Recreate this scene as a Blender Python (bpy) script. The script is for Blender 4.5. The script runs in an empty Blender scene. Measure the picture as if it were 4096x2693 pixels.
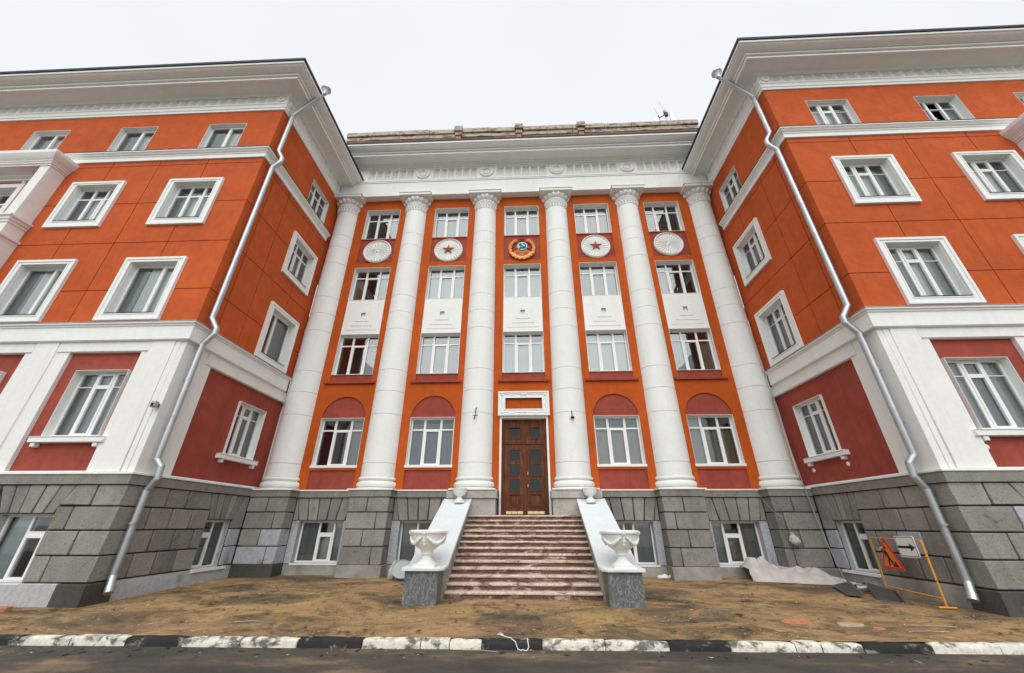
import bpy, bmesh, math, random
from mathutils import Vector, Matrix, noise

random.seed(11)
SC = bpy.context.scene
COL = SC.collection

# ------------------------------------------------------------------ camera
def camera():
    p, y, r = math.radians(26.1815), math.radians(-2.4362), math.radians(0.0794)
    fwd = Vector((math.sin(y)*math.cos(p), math.cos(y)*math.cos(p), math.sin(p)))
    right = Vector((math.cos(y), -math.sin(y), 0))
    up = right.cross(fwd)
    r2 = right*math.cos(r) + up*math.sin(r)
    u2 = up*math.cos(r) - right*math.sin(r)
    m = Matrix((( r2.x, u2.x, -fwd.x, 0.19), (r2.y, u2.y, -fwd.y, 0.0),
                (r2.z, u2.z, -fwd.z, 1.6), (0, 0, 0, 1)))
    cd = bpy.data.cameras.new('camera')
    cd.sensor_width = 36.0
    cd.lens = 1525.64/4096*36.0
    cd.clip_start = 0.1
    cd.clip_end = 2000
    o = bpy.data.objects.new('camera', cd)
    COL.objects.link(o)
    o.matrix_world = m
    SC.camera = o
camera()

# ------------------------------------------------------------------ sky and sun (overcast)
SUN_EL, SUN_AZ = 46.0, 0.0       # brightest part of the overcast sky: behind the camera
def world():
    w = bpy.data.worlds.new('World')
    SC.world = w
    w.use_nodes = True
    nt = w.node_tree
    nt.nodes.clear()
    out = nt.nodes.new('ShaderNodeOutputWorld')
    bg_sky = nt.nodes.new('ShaderNodeBackground')
    bg_cl = nt.nodes.new('ShaderNodeBackground')
    mix = nt.nodes.new('ShaderNodeMixShader')
    sky = nt.nodes.new('ShaderNodeTexSky')
    sky.sky_type = 'NISHITA'
    sky.sun_disc = False
    sky.sun_elevation = math.radians(SUN_EL)
    sky.sun_rotation = math.radians(180 + SUN_AZ)
    nt.links.new(sky.outputs[0], bg_sky.inputs[0])
    bg_sky.inputs[1].default_value = 0.09
    tc = nt.nodes.new('ShaderNodeTexCoord')
    nz = nt.nodes.new('ShaderNodeTexNoise')
    nz.inputs['Scale'].default_value = 1.6
    nz.inputs['Detail'].default_value = 4
    cr = nt.nodes.new('ShaderNodeValToRGB')
    cr.color_ramp.elements[0].position = 0.3
    cr.color_ramp.elements[0].color = (0.675, 0.697, 0.723, 1)
    cr.color_ramp.elements[1].position = 0.75
    cr.color_ramp.elements[1].color = (0.73, 0.743, 0.758, 1)
    nt.links.new(tc.outputs['Generated'], nz.inputs['Vector'])
    nt.links.new(nz.outputs[0], cr.inputs[0])
    nt.links.new(cr.outputs[0], bg_cl.inputs[0])
    bg_cl.inputs[1].default_value = 1.0
    mix.inputs[0].default_value = 0.94
    nt.links.new(bg_sky.outputs[0], mix.inputs[1])
    nt.links.new(bg_cl.outputs[0], mix.inputs[2])
    nt.links.new(mix.outputs[0], out.inputs[0])
    ld = bpy.data.lights.new('sun', 'SUN')
    ld.energy = 1.5
    ld.angle = math.radians(64)
    ld.color = (1.0, 0.985, 0.955)
    lo = bpy.data.objects.new('sun', ld)
    COL.objects.link(lo)
    el, az = math.radians(SUN_EL), math.radians(SUN_AZ)
    d = Vector((math.sin(az)*math.cos(el), -math.cos(az)*math.cos(el), math.sin(el)))
    lo.rotation_euler = d.to_track_quat('Z', 'Y').to_euler()
    lo.location = d*60
    vs = SC.view_settings
    vs.view_transform = 'Standard'
    vs.look = 'None'
    vs.exposure = 0.46
    vs.gamma = 1.0
    vs.use_curve_mapping = False
world()

# ------------------------------------------------------------------ materials
def newmat(name):
    m = bpy.data.materials.new(name)
    m.use_nodes = True
    nt = m.node_tree
    b = nt.nodes['Principled BSDF']
    return m, nt, b
def N(nt, t, **kw):
    n = nt.nodes.new(t)
    for k, v in kw.items():
        if k in n.inputs: n.inputs[k].default_value = v
        else: setattr(n, k, v)
    return n
def coords(nt, scale=(1, 1, 1)):
    g = N(nt, 'ShaderNodeNewGeometry')
    mp = N(nt, 'ShaderNodeMapping')
    mp.inputs['Scale'].default_value = scale
    nt.links.new(g.outputs['Position'], mp.inputs['Vector'])
    return mp.outputs[0]
def noisetex(nt, vec, scale, detail=5, rough=0.55, dist=0.0):
    n = N(nt, 'ShaderNodeTexNoise', Scale=scale, Detail=detail, Roughness=rough, Distortion=dist)
    nt.links.new(vec, n.inputs['Vector'])
    return n.outputs[0]
def ramp(nt, fac, stops):
    c = N(nt, 'ShaderNodeValToRGB')
    el = c.color_ramp.elements
    while len(el) < len(stops): el.new(0.5)
    for e, (p, col) in zip(el, stops):
        e.position = p
        e.color = (*col, 1) if len(col) == 3 else col
    nt.links.new(fac, c.inputs[0])
    return c.outputs[0]
def mixc(nt, fac, a, b, mode='MIX'):
    m = N(nt, 'ShaderNodeMix', data_type='RGBA', blend_type=mode)
    for sock, v in ((0, fac), (6, a), (7, b)):
        if isinstance(v, (int, float)): m.inputs[sock].default_value = v
        elif isinstance(v, tuple): m.inputs[sock].default_value = (*v, 1)
        else: nt.links.new(v, m.inputs[sock])
    return m.outputs[2]
def bump(nt, b, h, strength=0.2, dist=0.01):
    bp = N(nt, 'ShaderNodeBump', Strength=strength, Distance=dist)
    nt.links.new(h, bp.inputs['Height'])
    nt.links.new(bp.outputs[0], b.inputs['Normal'])
def scl(c, k): return tuple(min(1, x*k) for x in c)

def plaster(name, c, var=0.10, rough=0.85, grime=0.25, spec=0.25, patch=0.0):
    """painted stucco: roller mottling, repair patches, faint rain streaks, fine grain"""
    m, nt, b = newmat(name)
    v = coords(nt)
    n1 = noisetex(nt, v, 0.35, 8, 0.62, 0.6)
    col = ramp(nt, n1, [(0.32, scl(c, 1-var)), (0.68, scl(c, 1+var))])
    n5 = noisetex(nt, v, 1.7, 8, 0.7, 1.2)
    col = mixc(nt, 1.0, col, ramp(nt, n5, [(0.40, (1-var*0.8,)*3), (0.62, (1+var*0.5, 1+var*0.55, 1+var*0.6))]), 'MULTIPLY')
    if patch:
        n6 = noisetex(nt, v, 0.8, 3, 0.5, 2.0)
        col = mixc(nt, 1.0, col, ramp(nt, n6, [(0.60, (1, 1, 1)), (0.63, (1+patch, 1+patch*1.4, 1+patch*1.6))]), 'MULTIPLY')
    n2 = noisetex(nt, coords(nt, (3.0, 3.0, 0.16)), 1.5, 7, 0.7)
    st = ramp(nt, n2, [(0.50, (1, 1, 1)), (0.76, (1-grime, 1-grime*1.05, 1-grime*1.1))])
    col = mixc(nt, 1.0, col, st, 'MULTIPLY')
    n4 = noisetex(nt, v, 11.0, 4, 0.7)
    col = mixc(nt, 0.07, col, ramp(nt, n4, [(0.35, scl(c, 0.55)), (0.65, scl(c, 1.4))]))
    nt.links.new(col, b.inputs['Base Color'])
    b.inputs['Roughness'].default_value = rough
    b.inputs['Specular IOR Level'].default_value = spec
    bump(nt, b, mixc(nt, 0.5, noisetex(nt, v, 40, 3, 0.6), n5), 0.22, 0.012)
    return m
def simple(name, c, rough=0.5, metal=0.0, spec=0.4, var=0.08, nscale=3.0, bs=0.0):
    m, nt, b = newmat(name)
    v = coords(nt)
    n1 = noisetex(nt, v, nscale, 4)
    nt.links.new(ramp(nt, n1, [(0.3, scl(c, 1-var)), (0.7, scl(c, 1+var))]), b.inputs['Base Color'])
    b.inputs['Roughness'].default_value = rough
    b.inputs['Metallic'].default_value = metal
    b.inputs['Specular IOR Level'].default_value = spec
    if bs: bump(nt, b, noisetex(nt, v, nscale*8, 3), bs, 0.01)
    return m
def stone(name, c, rand=0.22):
    m, nt, b = newmat(name)
    v = coords(nt)
    n1 = noisetex(nt, v, 1.6, 8, 0.7)
    col = ramp(nt, n1, [(0.28, scl(c, 0.70)), (0.5, c), (0.74, scl(c, 1.32))])
    n2 = noisetex(nt, v, 26, 5, 0.75)
    col = mixc(nt, 0.35, col, ramp(nt, n2, [(0.35, scl(c, 0.55)), (0.6, scl(c, 1.45))]))
    oi = N(nt, 'ShaderNodeObjectInfo')
    rnd = ramp(nt, oi.outputs['Random'], [(0, (1-rand,)*3), (1, (1+rand*0.6, 1+rand*0.57, 1+rand*0.5))])
    col = mixc(nt, 1.0, col, rnd, 'MULTIPLY')
    ch = noisetex(nt, v, 3.2, 9, 0.8, 1.0)
    col = mixc(nt, 0.8, col, ramp(nt, ch, [(0.33, (0.45, 0.44, 0.43)), (0.42, (1, 1, 1)), (0.62, (1, 1, 1)), (0.70, (1.5, 1.48, 1.42))]), 'MULTIPLY')
    # small chipped pits
    vo = N(nt, 'ShaderNodeTexVoronoi', Scale=5.5)
    nt.links.new(v, vo.inputs['Vector'])
    pit = ramp(nt, vo.outputs['Distance'], [(0.05, (0.35, 0.34, 0.33)), (0.11, (1, 1, 1))])
    col = mixc(nt, 0.8, col, pit, 'MULTIPLY')
    vz = coords(nt, (1.4, 1.4, 0.25))
    drip = ramp(nt, noisetex(nt, vz, 2.0, 5, 0.7), [(0.5, (1, 1, 1)), (0.8, (0.62, 0.60, 0.57))])
    col = mixc(nt, 0.8, col, drip, 'MULTIPLY')
    nt.links.new(col, b.inputs['Base Color'])
    b.inputs['Roughness'].default_value = 0.88
    b.inputs['Specular IOR Level'].default_value = 0.25
    h = mixc(nt, 0.5, n2, noisetex(nt, v, 7, 6, 0.7))
    bump(nt, b, h, 0.7, 0.03)
    return m
def patchy_paint(name, paint, under, thr=0.55, scale=2.0, aniso=(1, 1, 1), rough=0.7, detail=8):
    """worn coat: paint over the bare material, flaked in irregular patches"""
    m, nt, b = newmat(name)
    v = coords(nt, aniso)
    n1 = noisetex(nt, v, scale, detail, 0.68, 0.3)
    f = ramp(nt, n1, [(thr-0.05, (0, 0, 0)), (thr+0.05, (1, 1, 1))])
    v2 = coords(nt)
    n2 = noisetex(nt, v2, 12, 5, 0.7)
    pc = ramp(nt, n2, [(0.3, scl(paint, 0.78)), (0.6, scl(paint, 1.1))])
    uc = ramp(nt, n2, [(0.3, scl(under, 0.6)), (0.65, scl(under, 1.4))])
    col = mixc(nt, f, pc, uc)
    nt.links.new(col, b.inputs['Base Color'])
    b.inputs['Roughness'].default_value = rough
    b.inputs['Specular IOR Level'].default_value = 0.3
    bump(nt, b, mixc(nt, 0.4, n1, n2), 0.35, 0.02)
    return m

M = {}
M['orange'] = plaster('orange_stucco', (0.495, 0.092, 0.021), 0.13, grime=0.16, patch=0.05)
M['orange_deep'] = plaster('deep_orange_stucco', (0.47, 0.084, 0.010), 0.12, grime=0.14)
M['red'] = plaster('brick_red_stucco', (0.31, 0.062, 0.041), 0.15, grime=0.2, patch=0.06)
M['white'] = plaster('white_facade_paint', (0.80, 0.815, 0.785), 0.025, 0.7, grime=0.07)
M['white_warm'] = plaster('cream_facade_paint', (0.79, 0.785, 0.755), 0.03, 0.7, grime=0.10)
M['blue_white'] = plaster('pale_blue_white_paint', (0.70, 0.75, 0.77), 0.03, 0.6, grime=0.06)
M['frame'] = simple('white_window_plastic', (0.80, 0.80, 0.78), 0.35, var=0.02)
M['stone'] = stone('grey_rustic_stone', (0.255, 0.246, 0.222), 0.22)
M['band_stone'] = stone('grey_band_stone', (0.24, 0.23, 0.205), 0.1)
M['joint'] = simple('dark_mortar', (0.055, 0.052, 0.047), 0.95, var=0.3)
M['base_grey'] = patchy_paint('pale_grey_base_paint', (0.40, 0.405, 0.41), (0.24, 0.23, 0.21), 0.62, 1.0)
M['repaint'] = patchy_paint('pale_grey_stone_paint', (0.40, 0.42, 0.45), (0.22, 0.21, 0.19), 0.60, 1.3, (1, 1, 0.6))
M['dirty_base'] = stone('dark_damp_base', (0.075, 0.07, 0.062), 0.1)
M['plain_stone'] = stone('light_grey_pedestal_stone', (0.40, 0.38, 0.345), 0.05)
M['metal'] = simple('galvanised_sheet', (0.46, 0.49, 0.51), 0.42, 0.85, var=0.10, nscale=3)
M['dark_metal'] = simple('dark_roof_sheet', (0.028, 0.035, 0.045), 0.5, 0.3, var=0.3)
M['sheet_grey'] = simple('dull_dark_grey_sheet', (0.085, 0.085, 0.083), 0.32, 0.35, var=0.3, nscale=4)
M['iron'] = simple('black_iron', (0.02, 0.02, 0.02), 0.5, 0.6)
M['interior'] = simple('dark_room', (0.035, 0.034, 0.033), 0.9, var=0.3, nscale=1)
M['kerb_white'] = patchy_paint('worn_white_kerb_paint', (0.68, 0.655, 0.56), (0.13, 0.12, 0.10), 0.535, 3.6, (1, 1, 1.6))
M['kerb_black'] = patchy_paint('worn_black_kerb_paint', (0.022, 0.022, 0.022), (0.24, 0.23, 0.20), 0.605, 3.2, (1, 1, 1.6))
M['concrete'] = simple('grey_concrete', (0.30, 0.285, 0.255), 0.9, var=0.3, nscale=2, bs=0.3)
M['coping'] = patchy_paint('weathered_coping', (0.47, 0.40, 0.315), (0.15, 0.125, 0.10), 0.54, 2.2, (1, 1, 3))
M['brick'] = patchy_paint('bare_brick', (0.46, 0.20, 0.125), (0.33, 0.15, 0.10), 0.5, 3, (1, 1, 4))
M['gold'] = simple('copper_gold_paint', (0.76, 0.33, 0.095), 0.45, 0.1, var=0.22, nscale=9)
M['star'] = simple('rust_red_star_paint', (0.37, 0.105, 0.055), 0.5, var=0.1)
M['emblem_red'] = simple('dark_red_emblem_paint', (0.30, 0.062, 0.038), 0.6, var=0.1)
M['sky_blue'] = simple('pale_blue_emblem_paint', (0.33, 0.60, 0.66), 0.5, var=0.1, nscale=10)
M['brass'] = simple('polished_brass', (0.80, 0.66, 0.30), 0.3, 0.7, var=0.15, nscale=12)
M['sign_white'] = simple('white_sign_sheet', (0.84, 0.85, 0.86), 0.35, var=0.03)
M['sign_orange'] = simple('orange_sign_sheet', (0.85, 0.19, 0.008), 0.35, var=0.06)
M['sign_red'] = simple('red_sign_border', (0.62, 0.032, 0.012), 0.35, var=0.06)
M['black'] = simple('black_print', (0.012, 0.012, 0.012), 0.5, var=0.05)
M['yellow'] = simple('yellow_orange_paint', (0.76, 0.33, 0.035), 0.45, var=0.15, nscale=6)
M['dish'] = simple('grey_green_dish_paint', (0.33, 0.38, 0.37), 0.45, var=0.08)
M['cable'] = simple('grey_cable', (0.38, 0.37, 0.35), 0.6)
M['cord'] = simple('white_cord', (0.75, 0.73, 0.68), 0.7)
M['sack'] = simple('grey_white_sack', (0.52, 0.49, 0.45), 0.8, var=0.25, nscale=7, bs=0.4)
M['shoe'] = simple('white_rubber', (0.72, 0.70, 0.65), 0.5, var=0.06)
M['plaque_wood'] = simple('offcut_wood', (0.22, 0.11, 0.05), 0.8, var=0.25)
M['salmon'] = simple('salmon_plaster_flake', (0.52, 0.20, 0.11), 0.9, var=0.15, nscale=8)
M['pale_flake'] = simple('pale_plaster_flake', (0.46, 0.36, 0.26), 0.9, var=0.2, nscale=8)
M['leaf'] = simple('dead_leaf', (0.05, 0.038, 0.024), 0.9, var=0.5, nscale=4)
M['straw'] = simple('pale_straw', (0.50, 0.42, 0.29), 0.9, var=0.3)
M['blind'] = simple('white_blind', (0.40, 0.425, 0.42), 0.8, var=0.06, nscale=1.5)  # also carries the painted sky reflection in the left wing's ground-floor panes
M['blind_bright'] = simple('bright_white_blind', (0.74, 0.76, 0.75), 0.8, var=0.05, nscale=1.5)
M['blind_grey'] = simple('grey_curtain', (0.22, 0.24, 0.235), 0.85, var=0.12, nscale=2)
M['blind_mauve'] = simple('mauve_curtain', (0.30, 0.265, 0.30), 0.85, var=0.1, nscale=2)
M['blind_beige'] = simple('beige_curtain', (0.46, 0.435, 0.39), 0.85, var=0.1, nscale=2)
M['blind_olive'] = simple('olive_brown_curtain', (0.20, 0.175, 0.13), 0.85, var=0.2, nscale=2)
M['film_pale'] = simple('pale_blue_window_film', (0.42, 0.48, 0.49), 0.5, var=0.12, nscale=1.2)
M['film'] = simple('grey_window_film', (0.17, 0.195, 0.185), 0.5, var=0.12, nscale=1.2)

def glass(name, refl):
    m, nt, b = newmat(name)
    nt.nodes.remove(b)
    out = nt.nodes['Material Output']
    tr = N(nt, 'ShaderNodeBsdfTransparent')
    tr.inputs[0].default_value = (0.84, 0.88, 0.87, 1)
    gl = N(nt, 'ShaderNodeBsdfGlossy', Roughness=0.02)
    gl.inputs[0].default_value = (0.86, 0.91, 0.93, 1)
    fr = N(nt, 'ShaderNodeFresnel', IOR=1.5)
    ma = N(nt, 'ShaderNodeMath', operation='MULTIPLY_ADD')
    ma.inputs[1].default_value = 0.9
    ma.inputs[2].default_value = refl
    mx = N(nt, 'ShaderNodeMixShader')
    nt.links.new(fr.outputs[0], ma.inputs[0])
    nt.links.new(ma.outputs[0], mx.inputs[0])
    nt.links.new(tr.outputs[0], mx.inputs[1])
    nt.links.new(gl.outputs[0], mx.inputs[2])
    nt.links.new(mx.outputs[0], out.inputs[0])
    bp = N(nt, 'ShaderNodeBump', Strength=0.04, Distance=0.02)
    nt.links.new(noisetex(nt, coords(nt), 1.3, 2), bp.inputs['Height'])
    nt.links.new(bp.outputs[0], gl.inputs['Normal'])
    return m
M['glass'] = glass('window_glass', 0.115)
M['door_glass'] = glass('door_glass', 0.02)

def wood():
    m, nt, b = newmat('varnished_brown_wood')
    v = coords(nt, (9, 9, 0.9))
    n1 = noisetex(nt, v, 2.2, 7, 0.65, 0.8)
    col = ramp(nt, n1, [(0.25, (0.055, 0.016, 0.007)), (0.52, (0.135, 0.040, 0.015)), (0.72, (0.26, 0.095, 0.038))])
    oi = N(nt, 'ShaderNodeObjectInfo')
    col = mixc(nt, 1.0, col, ramp(nt, oi.outputs['Random'], [(0, (0.8,)*3), (1, (1.1,)*3)]), 'MULTIPLY')
    nt.links.new(col, b.inputs['Base Color'])
    b.inputs['Roughness'].default_value = 0.6
    b.inputs['Specular IOR Level'].default_value = 0.2
    bump(nt, b, n1, 0.2, 0.01)
    return m
M['wood'] = wood()

def granite():
    m, nt, b = newmat('dark_streaked_granite')
    v = coords(nt, (1, 1, 0.55))
    n1 = noisetex(nt, v, 9.0, 10, 0.8, 2.2)
    col = ramp(nt, n1, [(0.33, (0.045, 0.052, 0.055)), (0.48, (0.095, 0.105, 0.108)), (0.57, (0.19, 0.205, 0.205)), (0.70, (0.42, 0.43, 0.42))])
    nt.links.new(col, b.inputs['Base Color'])
    b.inputs['Roughness'].default_value = 0.55
    bump(nt, b, n1, 0.3, 0.01)
    return m
M['granite'] = granite()

def stepmat(name, dark_shift):  # second argument slides the colour stops: higher is darker
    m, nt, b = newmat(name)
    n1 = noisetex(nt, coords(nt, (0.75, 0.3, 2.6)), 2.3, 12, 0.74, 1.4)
    col = ramp(nt, n1, [(0.40-dark_shift, (0.68, 0.57, 0.49)), (0.485-dark_shift, (0.48, 0.35, 0.285)), (0.525-dark_shift, (0.22, 0.130, 0.098)), (0.66-dark_shift, (0.115, 0.068, 0.05))])
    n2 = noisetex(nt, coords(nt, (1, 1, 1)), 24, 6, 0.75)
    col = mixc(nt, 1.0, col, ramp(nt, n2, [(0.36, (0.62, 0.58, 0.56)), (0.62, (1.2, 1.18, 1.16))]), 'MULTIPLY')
    nt.links.new(col, b.inputs['Base Color'])
    b.inputs['Roughness'].default_value = 0.75
    b.inputs['Specular IOR Level'].default_value = 0.25
    bump(nt, b, n2, 0.5, 0.015)
    return m
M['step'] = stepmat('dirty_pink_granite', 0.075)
M['tread'] = stepmat('worn_pink_granite', -0.10)  # same granite as the risers, colour ramp shifted lighter

def groundmat():
    m, nt, b = newmat('sandy_muddy_pavement')
    sep = coords(nt, (0.8, 1.05, 1))
    n1 = noisetex(nt, sep, 0.62, 12, 0.70, 0.9)
    col = ramp(nt, n1, [(0.36, (0.085, 0.074, 0.050)), (0.45, (0.19, 0.138, 0.075)), (0.53, (0.37, 0.24, 0.105)), (0.70, (0.51, 0.345, 0.165))])
    n6 = noisetex(nt, coords(nt, (0.9, 1.2, 1)), 1.9, 10, 0.72, 1.5)       # damp, trodden patches
    col = mixc(nt, 0.85, col, ramp(nt, n6, [(0.36, (0.20, 0.20, 0.195)), (0.45, (0.72, 0.71, 0.69)), (0.54, (1, 1, 1))]), 'MULTIPLY')
    n5 = noisetex(nt, coords(nt, (0.5, 0.9, 1)), 0.5, 5)                    # reddish brick dust
    col = mixc(nt, ramp(nt, n5, [(0.45, (0, 0, 0)), (0.7, (0.55,)*3)]), col, (0.40, 0.235, 0.14))
    n3 = noisetex(nt, coords(nt), 38, 6, 0.8)
    col = mixc(nt, 0.5, col, mixc(nt, 1.0, col, ramp(nt, n3, [(0.34, (0.30,)*3), (0.5, (0.95,)*3), (0.66, (1.5, 1.45, 1.4))]), 'MULTIPLY'))
    vo = N(nt, 'ShaderNodeTexVoronoi', Scale=7.0)
    nt.links.new(coords(nt, (0.8, 1.2, 1)), vo.inputs['Vector'])
    col = mixc(nt, 0.7, col, ramp(nt, vo.outputs['Distance'], [(0.07, (0.25, 0.23, 0.21)), (0.13, (1, 1, 1))]), 'MULTIPLY')
    nt.links.new(col, b.inputs['Base Color'])
    nt.links.new(ramp(nt, n6, [(0.36, (0.55,)*3), (0.5, (0.94,)*3)]), b.inputs['Roughness'])
    b.inputs['Specular IOR Level'].default_value = 0.25
    bump(nt, b, mixc(nt, 0.5, n3, n6), 0.6, 0.03)
    return m
M['ground'] = groundmat()
def roadmat():
    m, nt, b = newmat('dusty_asphalt')
    v = coords(nt)
    n1 = noisetex(nt, coords(nt, (0.5, 1, 1)), 1.3, 8, 0.65)
    col = ramp(nt, n1, [(0.38, (0.040, 0.037, 0.032)), (0.54, (0.075, 0.064, 0.050)), (0.70, (0.24, 0.165, 0.10))])
    n3 = noisetex(nt, v, 70, 4, 0.8)
    col = mixc(nt, 0.5, col, mixc(nt, 1.0, col, ramp(nt, n3, [(0.35, (0.3,)*3), (0.65, (2.0, 1.95, 1.85))]), 'MULTIPLY'))
    nt.links.new(col, b.inputs['Base Color'])
    b.inputs['Roughness'].default_value = 0.85
    bump(nt, b, n3, 0.6, 0.015)
    return m
M['road'] = roadmat()

# ------------------------------------------------------------------ mesh helpers
class MB:
    def __init__(self): self.v, self.f = [], []
    def add(self, vs, fs):
        o = len(self.v)
        self.v += [tuple(p) for p in vs]
        self.f += [tuple(i+o for i in f) for f in fs]
    def quad(self, *p): self.add(p, [tuple(range(len(p)))])
    def loft(self, A, B, caps=True):
        n = len(A)
        fs = [(i, (i+1) % n, n+(i+1) % n, n+i) for i in range(n)]
        if caps: fs += [tuple(range(n))[::-1], tuple(range(n, 2*n))]
        self.add(list(A)+list(B), fs)
    def box(self, T, u0, u1, z0, z1, d0, d1):
        A = [T(u0, z0, d0), T(u1, z0, d0), T(u1, z1, d0), T(u0, z1, d0)]
        B = [T(u0, z0, d1), T(u1, z0, d1), T(u1, z1, d1), T(u0, z1, d1)]
        self.loft(A, B)
        return self
    def poly(self, T, pts, d0, d1):
        self.loft([T(u, z, d0) for u, z in pts], [T(u, z, d1) for u, z in pts])
        return self
    def rings(self, rings, closed=True, cap=True):
        n = len(rings[0]); vs = [p for r in rings for p in r]; fs = []
        for k in range(len(rings)-1):
            for i in range(n if closed else n-1):
                j = (i+1) % n
                fs.append((k*n+i, k*n+j, (k+1)*n+j, (k+1)*n+i))
        if cap and closed:
            fs.append(tuple(range(n))[::-1])
            fs.append(tuple(range((len(rings)-1)*n, len(rings)*n)))
        self.add(vs, fs)
        return self
    def lathe(self, prof, c, n=32, fn=None):
        rs = []
        for r, z in prof:
            rs.append([(c[0]+r*math.cos(2*math.pi*i/n), c[1]+r*math.sin(2*math.pi*i/n), c[2]+z) for i in range(n)])
        return self.rings(rs)
    def tube(self, pts, r, n=10, r2=None):
        pts = [Vector(p) for p in pts]; rs = []
        ref = None
        for i, p in enumerate(pts):
            a = pts[max(0, i-1)]; b = pts[min(len(pts)-1, i+1)]
            t = (b-a).normalized()
            if ref is None:
                ref = Vector((0, 0, 1)) if abs(t.z) < 0.9 else Vector((1, 0, 0))
            x = t.cross(ref)
            if x.length < 1e-4: x = t.cross(Vector((0, 1, 0)))
            x.normalize(); y = x.cross(t).normalized(); ref = y
            rr = r if r2 is None else r+(r2-r)*i/(len(pts)-1)
            # mitre
            k = 1.0
            if 0 < i < len(pts)-1:
                d1 = (p-a).normalized(); d2 = (b-p).normalized()
                k = 1/max(0.6, math.cos(d1.angle(d2)/2)) if d1.angle(d2) > 0.02 else 1
            rs.append([p+(x*math.cos(2*math.pi*j/n)+y*math.sin(2*math.pi*j/n))*rr*(k if False else 1) for j in range(n)])
        return self.rings(rs)
    def sweep(self, prof, path, flip=1):
        """prof [(offset outward, z)] along plan path; outward is to the right of the path (times flip)"""
        P = [Vector(p) for p in path]; rs = []
        for i, p in enumerate(P):
            ns = []
            if i > 0: d = (P[i]-P[i-1]).normalized(); ns.append(Vector((d.y, -d.x))*flip)
            if i < len(P)-1: d = (P[i+1]-P[i]).normalized(); ns.append(Vector((d.y, -d.x))*flip)
            if len(ns) == 1: m = ns[0]
            else:
                m = (ns[0]+ns[1]); m = m/(1+ns[0].dot(ns[1]))
            rs.append([(p.x+m.x*o, p.y+m.y*o, z) for o, z in prof])
        return self.rings(rs)
    def slab(self, T, u0, u1, z0, z1, holes, d0, d1):
        us = {u0, u1}; zs = {z0, z1}
        for a, b, c, d in holes:
            us |= {min(max(a, u0), u1), min(max(b, u0), u1)}; zs |= {min(max(c, z0), z1), min(max(d, z0), z1)}
        us = sorted(us); zs = sorted(zs)
        def inh(u, z): return any(a < u < b and c < z < d for a, b, c, d in holes)
        nu, nz = len(us)-1, len(zs)-1
        S = [[not inh((us[i]+us[i+1])/2, (zs[j]+zs[j+1])/2) for j in range(nz)] for i in range(nu)]
        ok = lambda i, j: 0 <= i < nu and 0 <= j < nz and S[i][j]
        for i in range(nu):
            for j in range(nz):
                if not S[i][j]: continue
                a, b, c, d = us[i], us[i+1], zs[j], zs[j+1]
                self.quad(T(a, c, d1), T(b, c, d1), T(b, d, d1), T(a, d, d1))
                for (di, dj, e) in ((-1, 0, ((a, c), (a, d))), (1, 0, ((b, c), (b, d))), (0, -1, ((a, c), (b, c))), (0, 1, ((a, d), (b, d)))):
                    if not ok(i+di, j+dj):
                        (x1, y1), (x2, y2) = e
                        self.quad(T(x1, y1, d0), T(x2, y2, d0), T(x2, y2, d1), T(x1, y1, d1))
        return self
    def ring(self, T, u0, u1, z0, z1, w, d0, d1):
        """rectangular frame of width w inside the given outline"""
        self.slab(T, u0, u1, z0, z1, [(u0+w, u1-w, z0+w, z1-w)], d0, d1)
        return self
    def sphere(self, c, rx, ry, rz, n=8, m=5):
        rs = []
        for k in range(1, m):
            a = math.pi*k/m
            rs.append([(c[0]+rx*math.sin(a)*math.cos(2*math.pi*i/n), c[1]+ry*math.sin(a)*math.sin(2*math.pi*i/n), c[2]+rz*math.cos(a)) for i in range(n)])
        return self.rings(rs)

def mesh_of(name, mb, mat, bevel=0.0, loc=(0, 0, 0), angle=38, jitter=0.0):
    me = bpy.data.meshes.new(name)
    vs = mb.v
    if loc != (0, 0, 0): vs = [(x-loc[0], y-loc[1], z-loc[2]) for x, y, z in vs]
    me.from_pydata(vs, [], mb.f)
    bm = bmesh.new(); bm.from_mesh(me)
    bmesh.ops.remove_doubles(bm, verts=bm.verts, dist=1e-5)
    bmesh.ops.recalc_face_normals(bm, faces=bm.faces)
    if jitter:
        for v in bm.verts: v.co += Vector((random.uniform(-1, 1), random.uniform(-1, 1), random.uniform(-1, 1)))*jitter
    if bevel:
        bmesh.ops.bevel(bm, geom=[e for e in bm.edges if len(e.link_faces) == 2 and e.calc_face_angle(0) > 0.5], offset=bevel, segments=1, affect='EDGES')
    lim = math.radians(angle)
    for f in bm.faces: f.smooth = True
    for e in bm.edges:
        e.smooth = not (len(e.link_faces) != 2 or e.calc_face_angle(0) > lim)
    bm.to_mesh(me); bm.free()
    me.materials.append(mat)
    return me
def part(name, mb, mat, parent=None, bevel=0.0, label=None, kind=None, angle=38, jitter=0.0):
    o = bpy.data.objects.new(name, mesh_of(name, mb, mat, bevel, angle=angle, jitter=jitter))
    COL.objects.link(o)
    if parent is not None:
        o.parent = parent
        if parent.type == 'EMPTY':
            o.matrix_parent_inverse = Matrix.Translation(-Vector(parent.location))
    if label: o['label'] = label
    if kind: o['kind'] = kind
    return o
def tag(o, label, cat, group=None):
    o['label'] = label; o['category'] = cat
    if group: o['group'] = group
    return o
def thing(name, label, cat, loc, group=None):
    o = bpy.data.objects.new(name, None); COL.objects.link(o)
    o.location = loc; o.empty_display_size = 0.3
    return tag(o, label, cat, group)
def thing_mesh(name, mb, mat, label, cat, loc, group=None, bevel=0.0, angle=38):
    o = bpy.data.objects.new(name, mesh_of(name, mb, mat, bevel, loc=tuple(loc), angle=angle))
    COL.objects.link(o); o.location = loc
    return tag(o, label, cat, group)

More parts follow.
